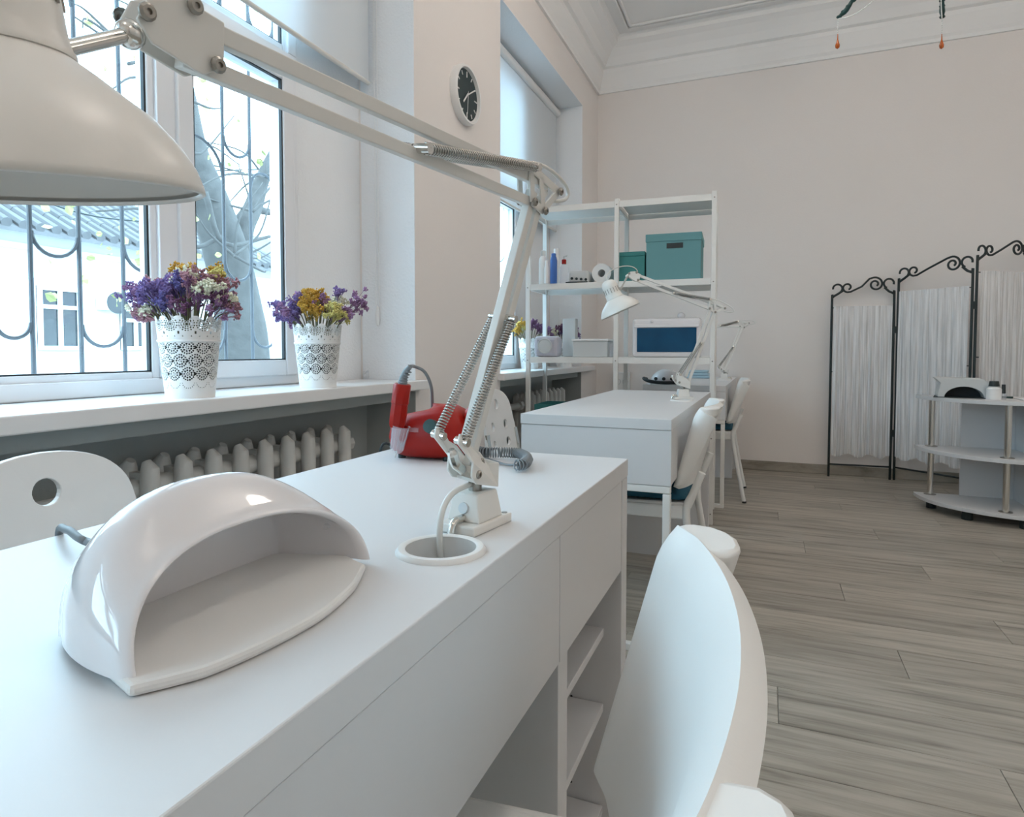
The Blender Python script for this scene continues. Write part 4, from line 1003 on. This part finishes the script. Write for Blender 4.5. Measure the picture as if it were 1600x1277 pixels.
T.part(MB().tube([p+Vector((0,0,.145)), p+Vector((0,0,.165)), p+Vector((.022,-.01,.166))], .004, 8), 'pump', 'cardgrey')
T = Thing('paper_roll', 'white paper roll lying on the shelf behind the lamp head', 'paper roll', SP(.63, .12, za))
q = SP(.63, .06, za+.058); q2 = SP(.63, .24, za+.058)
T.part(MB().lathe([(.022,0),(.057,0),(.057,.19),(.022,.19),(.022,0)], q, q2-q, 28), 'roll', 'paper', smooth=True)
T = Thing('small_appliance', 'low grey white appliance with black buttons beside the bottles', 'appliance', SP(.74, .12, za))
T.part(obox(MB(), .70, .82, .03, .2, za, za+.075), 'body', 'cardgrey', bevel=.012)
for k in range(4): q = SP(.80-.028*k, .0285, za+.03-.003*k); T.part(MB().cyl(q, q+Vector((0,-.004,0)), .008, seg=12), 'button', 'dark')
T.part(MB().tube([SP(.83, .0, za+.004), SP(.79, -.006, za+.004), SP(.70, .0, za+.004)], .004, 6), 'cord', 'dark', smooth=True)
zb_ = .9255
T = Thing('countertop_sterilizer', 'white sterilizer cabinet with blue tinted window', 'sterilizer', SP(.26, .16, zb_))
T.part(obox(MB(), .062, .445, .045, .33, zb_, zb_+.225), 'body', 'gloss', bevel=.018)
wn = T.part(obox(MB(), .088, .418, .038, .05, zb_+.03, zb_+.168), 'window', 'bluewin', bevel=.004)
T.part(obox(MB(), .072, .435, .036, .046, zb_+.170, zb_+.190), 'door_lip', 'gloss', bevel=.004)
T.part(MB().ball(SP(.18, .15, zb_+.24), .022, 1, 1, .9), 'knob', 'gloss', smooth='all'); T.part(MB().ball(SP(.335, .04, zb_+.205), .009), 'button', 'gloss', smooth='all')
# lilac box with a round face, card, trays
T = Thing('small_speaker', 'lilac grey rounded box with a round front on the shelf', 'speaker', SP(.96, .1, zb_))
T.part(obox(MB(), .885, 1.035, .02, .14, zb_, zb_+.125), 'body', 'lilac', bevel=.022)
T.part(MB().lathe([(0,.0),(.038,.0),(.042,.004),(.046,.002),(.046,-.004)], SP(.965, .0185, zb_+.066), SP(0,-1,0)-SP(0,0,0), 28), 'round_face', 'cardgrey', smooth=True)
sbox('card_box', 'cardgrey', 'upright pale grey card box behind the lilac box', 'box', .808, .89, .16, .22, zb_, zb_+.235)
T = Thing('storage_tray', 'low pale grey storage tray with a lid on the shelf', 'tray', SP(.72, .12, zb_))
T.part(obox(MB(), .585, .795, .03, .25, zb_, zb_+.095), 'body', 'cardgrey', bevel=.005); T.part(obox(MB(), .579, .801, .024, .256, zb_+.095, zb_+.107), 'lid', 'white', bevel=.003)
sbox('clear_tub', 'clear', 'clear plastic tub at the end of the storage tray', 'tub', .555, .575, .03, .2, zb_, zb_+.08, .004)
T = Thing('open_crate', 'deep teal open crate on the low shelf by the radiator', 'crate', SP(.87, .2, .5005))
cr_ = MB()
for a0, a1, b0, b1 in ((.70, 1.035, .04, .046), (.70, 1.035, .32, .326), (.70, .706, .04, .326), (1.029, 1.035, .04, .326)): obox(cr_, a0, a1, b0, b1, .5005, .635)
obox(cr_, .70, 1.035, .04, .326, .5005, .505); T.part(cr_, 'walls', 'teal2'); T.part(obox(MB(), .74, 1.0, .08, .28, .505, .60), 'papers', 'paper')

# ------------------------------------------------------------------ things on the far desk and wall
p = Vector((-.61, 4.14, .75)); T = Thing('dust_collector', 'white rounded dust collector with black hose on the far desk', 'appliance', p)
T.part(MB().ball(p+Vector((0,0,.0)), .1, 1, .8, .95, 24, 16), 'body', 'gloss', smooth='all')
for v_ in T.e.children[0].data.vertices: v_.co.z = max(v_.co.z, .001)
for k in range(3): q = p+Vector((-.05+.05*k, -.078, .035)); T.part(MB().cyl(q, q+Vector((0,-.008,0)), .011, seg=12), 'vent', 'dark')
T.part(MB().tube(catmull([p+Vector((-.12,-.02,.03)), p+Vector((-.13,-.06,.035)), p+Vector((-.09,-.10,.02)), p+Vector((0,-.115,.012)), p+Vector((.09,-.10,.016)), p+Vector((.12,-.04,.02))], 6), .011, 10), 'hose', 'dark', smooth='all')
p = Vector((-.50, 5.10, .75)); T = Thing('folded_towel', 'pale blue folded towel on the far desk', 'towel', p)
for k in range(3): T.part(MB().box(p+Vector((-.085+.004*k, -.05, .0005+.021*k)), p+Vector((.085-.006*k, .06, .0205+.021*k))), 'fold', 'towel', bevel=.009)
p = Vector((-1.17, 5.46, .61)); T = Thing('wall_socket_box', 'white surface mounted socket box on the far wall', 'socket', p)
T.part(MB().box(p+Vector((-.075,-.05,0)), p+Vector((.065,-.0005,.17))), 'box', 'white', bevel=.006)
for dx in (-.035, .03):
    so = T.part(MB().lathe([(0,-.004),(.018,-.004),(.022,.0),(.0235,.003),(.026,.0)], p+Vector((dx,-.051,.085)), (0,-1,0), 20), 'socket', 'cardgrey', smooth=True)
    for e_ in (-.007, .007): T.part(MB().cyl(p+Vector((dx+e_,-.0465,.085)), p+Vector((dx+e_,-.0475,.085)), .003, seg=8), 'socket_hole', 'dark', so)

# ------------------------------------------------------------------ folding screen
FOLDS = [(Vector((.444, 5.372, 0)), Vector((.858, 5.40, 0)), 1.375), (Vector((.885, 5.40, 0)), Vector((1.262, 5.09, 0)), 1.475), (Vector((1.285, 5.09, 0)), Vector((1.66, 5.37, 0)), 1.575)]
T = Thing('folding_screen', 'black wrought iron folding screen with white sheer panels', 'screen', (1.05, 5.3, 0))
for i, (a, b, h_) in enumerate(FOLDS):
    w = (b-a); L = w.length; e = w/L; Zv = Vector((0,0,1)); r_ = .0085
    def Pt(s, z): return a+e*s+Zv*z
    fr = T.part(MB().tube(catmull([Pt(0,0), Pt(0,.6), Pt(0,h_-.05), Pt(.006,h_-.005), Pt(.04,h_+.02), Pt(.075,h_+.045)], 4)[:], r_, 8), 'post', 'iron', smooth='all')
    T.part(MB().tube(catmull([Pt(L,0), Pt(L,.6), Pt(L,h_-.03), Pt(L-.006,h_+.012), Pt(L-.035,h_+.03), Pt(L-.065,h_+.06)], 4), r_, 8), 'post', 'iron', smooth='all')
    # scrollwork
    def sp_(c, r0_, r1_, a0, a1, n=22): return [Pt(c[0]+(r0_+(r1_-r0_)*k/n)*math.cos(a0+(a1-a0)*k/n), c[1]+(r0_+(r1_-r0_)*k/n)*math.sin(a0+(a1-a0)*k/n)) for k in range(n+1)]
    zz = h_+.055
    T.part(MB().tube(sp_((.035, zz+.005), .034, .030, -.9, 3.3), r_*.85, 7), 'scroll', 'iron', smooth='all')
    T.part(MB().tube(sp_((.105, zz+.012), .016, .036, -1.2, 4.6), r_*.85, 7), 'scroll', 'iron', smooth='all')
    c2_ = (L-.125, zz+.03)
    T.part(MB().tube([Pt(.100, zz-.024), Pt(.125, zz-.022), Pt(.2, zz+.016), Pt(L-.165, zz+.072)]+sp_(c2_, .052, .013, 1.9, -7.2, 40), r_*.85, 7), 'scroll', 'iron', smooth='all')
    T.part(MB().tube(sp_((L-.035, zz+.035), .036, .030, 4.3, -.3), r_*.85, 7), 'scroll', 'iron', smooth='all')
    for z in (.095,): T.part(MB().tube([Pt(0,z), Pt(L,z)], r_*.8, 8), 'bottom_rail', 'iron', smooth='all')
    for z in (h_-.085, h_*.585): T.part(MB().tube([Pt(0,z), Pt(L,z)], r_*.4, 6), 'curtain_rod', 'iron', smooth='all')
    nrm = Vector((e.y, -e.x, 0)); rnd = random.Random(40+i); ph = [rnd.uniform(0, 6.28) for _ in range(5)]
    def cur(u, v):
        s = .012+(L-.024)*u; z = .17+.015*math.sin(u*17+ph[0])*(1-v)+(h_-.075-.17)*v
        o_ = .011*math.sin(u*52+ph[1]+1.2*math.sin(u*9+ph[2]))+.006*math.sin(u*95+ph[3]+v*2)
        return Pt(s, z)+nrm*(o_*(1-.9*v)+.014)
    T.part(MB().grid(cur, 120, 10), 'sheer_panel', 'sheer', smooth='all')
for i, (p, q, z) in enumerate(((FOLDS[0][1], FOLDS[1][0], 1.12), (FOLDS[0][1], FOLDS[1][0], .35), (FOLDS[1][1], FOLDS[2][0], 1.27), (FOLDS[1][1], FOLDS[2][0], .35))):
    T.part(MB().bar(p+Vector((0,0,z)), q+Vector((0,0,z)), .05, .02, (0,0,1)), 'hinge', 'iron')

# ------------------------------------------------------------------ bow fronted display stand
cc = Vector((1.40, 4.62, 0)); ea, eb = .535, .50
T = Thing('bow_front_stand', 'white bow fronted display stand with chrome columns', 'display stand', cc)
def bow(k=1., n=40, z=0.):
    return [(cc.x-ea*k*math.cos(math.pi*i/n), cc.y-eb*k*math.sin(math.pi*i/n)**.9, z) for i in range(n+1)]
for z, nm in ((.052, 'bottom_shelf'), (.352, 'middle_shelf'), (.668, 'top')):
    T.part(MB().prism(bow(z=z), (0, 0, .022)), nm, 'desk', bevel=.002)
cols = [(.945, 4.575), (1.228, 4.215), (1.572, 4.215), (1.855, 4.575)]
for x, y in cols:
    for z0, z1 in ((.074, .352), (.374, .668)):
        co = T.part(MB().cyl((x, y, z0), (x, y, z1), .0165, seg=18), 'column', 'chrome', smooth=True)
        T.part(MB().lathe([(.033,0),(.033,.003),(.018,.006)], (x, y, z0), seg=20), 'flange', 'screw', co, smooth=True)
for z0, z1 in ((.0745, .3515), (.3745, .6675)):
    T.part(MB().box((1.105, 4.60, z0), (1.375, 4.616, z1)), 'back_panel', 'desk'); T.part(MB().box((1.376, 4.30, z0), (1.392, 4.616, z1)), 'divider_panel', 'desk'); T.part(MB().box((1.393, 4.60, z0), (1.70, 4.616, z1)), 'back_panel', 'desk')
for x, y in ((.945, 4.53), (1.07, 4.285), (1.31, 4.18), (1.6, 4.2), (1.85, 4.53)): T.part(MB().cyl((x, y, 0), (x, y, .052), .028, seg=14), 'caster', 'dark', smooth=True)
# things on the stand
zt = .6905
def on(px, py): return at(px, py, 'z', zt)
p = Vector((1.065, 4.44, zt)); sd = Vector((1, -.12, 0)).normalized(); fd = Vector((-.12, -1, 0)).normalized()
T = Thing('nail_lamp', 'small grey nail lamp with dark tunnel on the bow fronted stand', 'nail lamp', p)
def arch(u, v, r_, h_, d0, d1):
    a = math.pi*u; return p+sd*(-r_*math.cos(a))+Vector((0,0,h_*math.sin(a)**.8))+fd*(d0+(d1-d0)*v)
hl = MB(); n = 24
for d in (.0,):
    O_ = [(-.125, 0), (-.128, .02), (-.115, .085), (-.145, .115), (-.10, .117), (.09, .112), (.118, .085), (.135, .02), (.135, 0)]
    I_ = [(.095*math.cos(math.pi*k/16), .066*math.sin(math.pi*k/16)) for k in range(17)]
    poly = [p+sd*a+Vector((0,0,b)) for a, b in O_]+[p+sd*a+Vector((0,0,b+.0)) for a, b in I_]
    hl.prism([q+fd*.09 for q in poly], fd*-.17)
T.part(hl, 'housing', 'cardgrey', bevel=.004)
tn = MB(); tn.prism([p+sd*(a*.99)+Vector((0,0,b*.99+.001))-fd*.05 for a, b in I_], fd*.02); T.part(tn, 'tunnel_back', 'dark')
tn = MB(); tn.prism([p+sd*a+Vector((0,0,.0005))+fd*b for a, b in ((-.15, .10), (.125, .10), (.125, -.08), (-.13, -.08))], (0,0,.004)); T.part(tn, 'base_mat', 'dark')
def vial(px, lab, h_, r_, body, cap, caph, yy=4.42):
    q = at(px, 612, 'y', yy); q.z = zt; T = Thing('nail_bottle', lab, 'bottle', q)
    T.part(MB().lathe([(0,0),(r_,0),(r_,h_*.8),(r_*.5,h_),(0,h_)], q, seg=16), 'body', body, smooth=True)
    T.part(MB().lathe([(0,h_),(r_*.72,h_),(r_*.62,h_+caph),(0,h_+caph)], q, seg=16), 'cap', cap, smooth=True)
vial(1553, 'white pot with black lid on the bow fronted stand', .075, .036, 'white', 'dark', .028, 4.30); vial(1568, 'small dark nail polish bottle on the bow fronted stand', .035, .014, 'clear', 'dark', .05, 4.30)
q = Vector((1.40, 4.36, zt)); single(MB().box(q+Vector((-.09, -.06, .0003)), q+Vector((.11, .07, .005))), 'paper_sheets', 'paper', 'loose white paper sheets on the bow fronted stand', 'paper', q, bevel=.001)
q = Vector((1.215, 4.45, zt)); single(MB().tube(catmull([q+Vector((-.03,0,.006)), q+Vector((0,-.02,.008)), q+Vector((.05,-.01,.006)), q+Vector((.09,-.03,.006))], 5), .006, 8), 'coiled_cord', 'leafgreen', 'dark green cord lying beside the small nail lamp', 'cord', q, smooth='all')

# ------------------------------------------------------------------ chandelier
da, db = dep(1309, 70, 3.05), dep(1471, 56, 3.05)
fh = Vector((fw.x, fw.y, 0)).normalized(); sep = (da-db).length; rad_ = sep/(2*math.sin(math.radians(36)))
cen = (da+db)/2-fh*rad_*math.cos(math.radians(36)); cen.z = 3.0
T = Thing('chandelier', 'dark green chandelier with bead strands and amber glass drops', 'chandelier', (cen.x, cen.y, ZC))
T.part(MB().tube([(cen.x, cen.y, ZC-.06), (cen.x, cen.y, 3.0)], .008, 10), 'stem', 'leafgreen', smooth=True)
T.part(MB().lathe([(0,0),(.06,0),(.055,-.03),(.02,-.06),(0,-.06)], (cen.x, cen.y, ZC), seg=24), 'ceiling_cup', 'leafgreen', smooth=True)
T.part(MB().lathe([(0,-.10),(.02,-.08),(.04,-.02),(.02,.05),(.03,.09),(.012,.14),(0,.14)], (cen.x, cen.y, 2.98), seg=20), 'body', 'leafgreen', smooth=True)
aa = math.atan2(da.y-cen.y, da.x-cen.x); tips = []
for k in range(5):
    an = aa+k*2*math.pi/5; d = Vector((math.cos(an), math.sin(an), 0)); tip = Vector((cen.x, cen.y, 0))+d*rad_; tip.z = (da.z+db.z)/2+.105
    tips.append(tip); c_ = Vector((cen.x, cen.y, 2.95))
    T.part(MB().tube(catmull([c_, c_+d*rad_*.45+Vector((0,0,-.02)), tip+Vector((0,0,.06))-d*.07, tip], 6), [.006]*12+[.008, .010, .012, .012, .010, .008, .005], 8), 'arm', 'leafgreen', smooth='all')
    lf_ = MB()
    for j in range(4): lf_.ball(tip-d*(.005+.022*j)+Vector((0,0,.004+.016*j)), .011, 1.2, 1.2, .7, 8, 6)
    T.part(lf_, 'leaf_ornament', 'leafgreen', smooth='all')
    q_ = tip-d*.09+Vector((0,0,.09))
    T.part(MB().lathe([(0,0),(.02,.01),(.03,.03),(.028,.03),(0,.012)], q_, seg=16), 'candle_cup', 'leafgreen', smooth=True)
    T.part(MB().cyl(q_+Vector((0,0,.01)), q_+Vector((0,0,.11)), .011, seg=12), 'candle', 'white', smooth=True)
    bd = MB()
    for j in range(6): bd.ball(tip+Vector((0,0,-.012-.011*j)), .0035, seg=8, rings=6)
    T.part(bd, 'bead_strand', 'bead', smooth='all')
    T.part(MB().lathe([(0,-.147),(.009,-.140),(.0105,-.128),(.007,-.118),(.003,-.103),(.0018,-.08),(.0018,-.075),(0,-.075)], tip, seg=14), 'amber_drop', 'amber', smooth='all')
for i in range(len(tips)):
    a, b = tips[i], Vector((cen.x, cen.y, 2.88)); bd = MB(); Q = bez(a, a+Vector((0,0,-.05))+(b-a)*.08, b+(a-b)*.5+Vector((0,0,-.22)), b, 60)
    for q in Q: bd.ball(q, .0033, seg=6, rings=5)
    T.part(bd, 'bead_swag', 'bead', smooth='all')
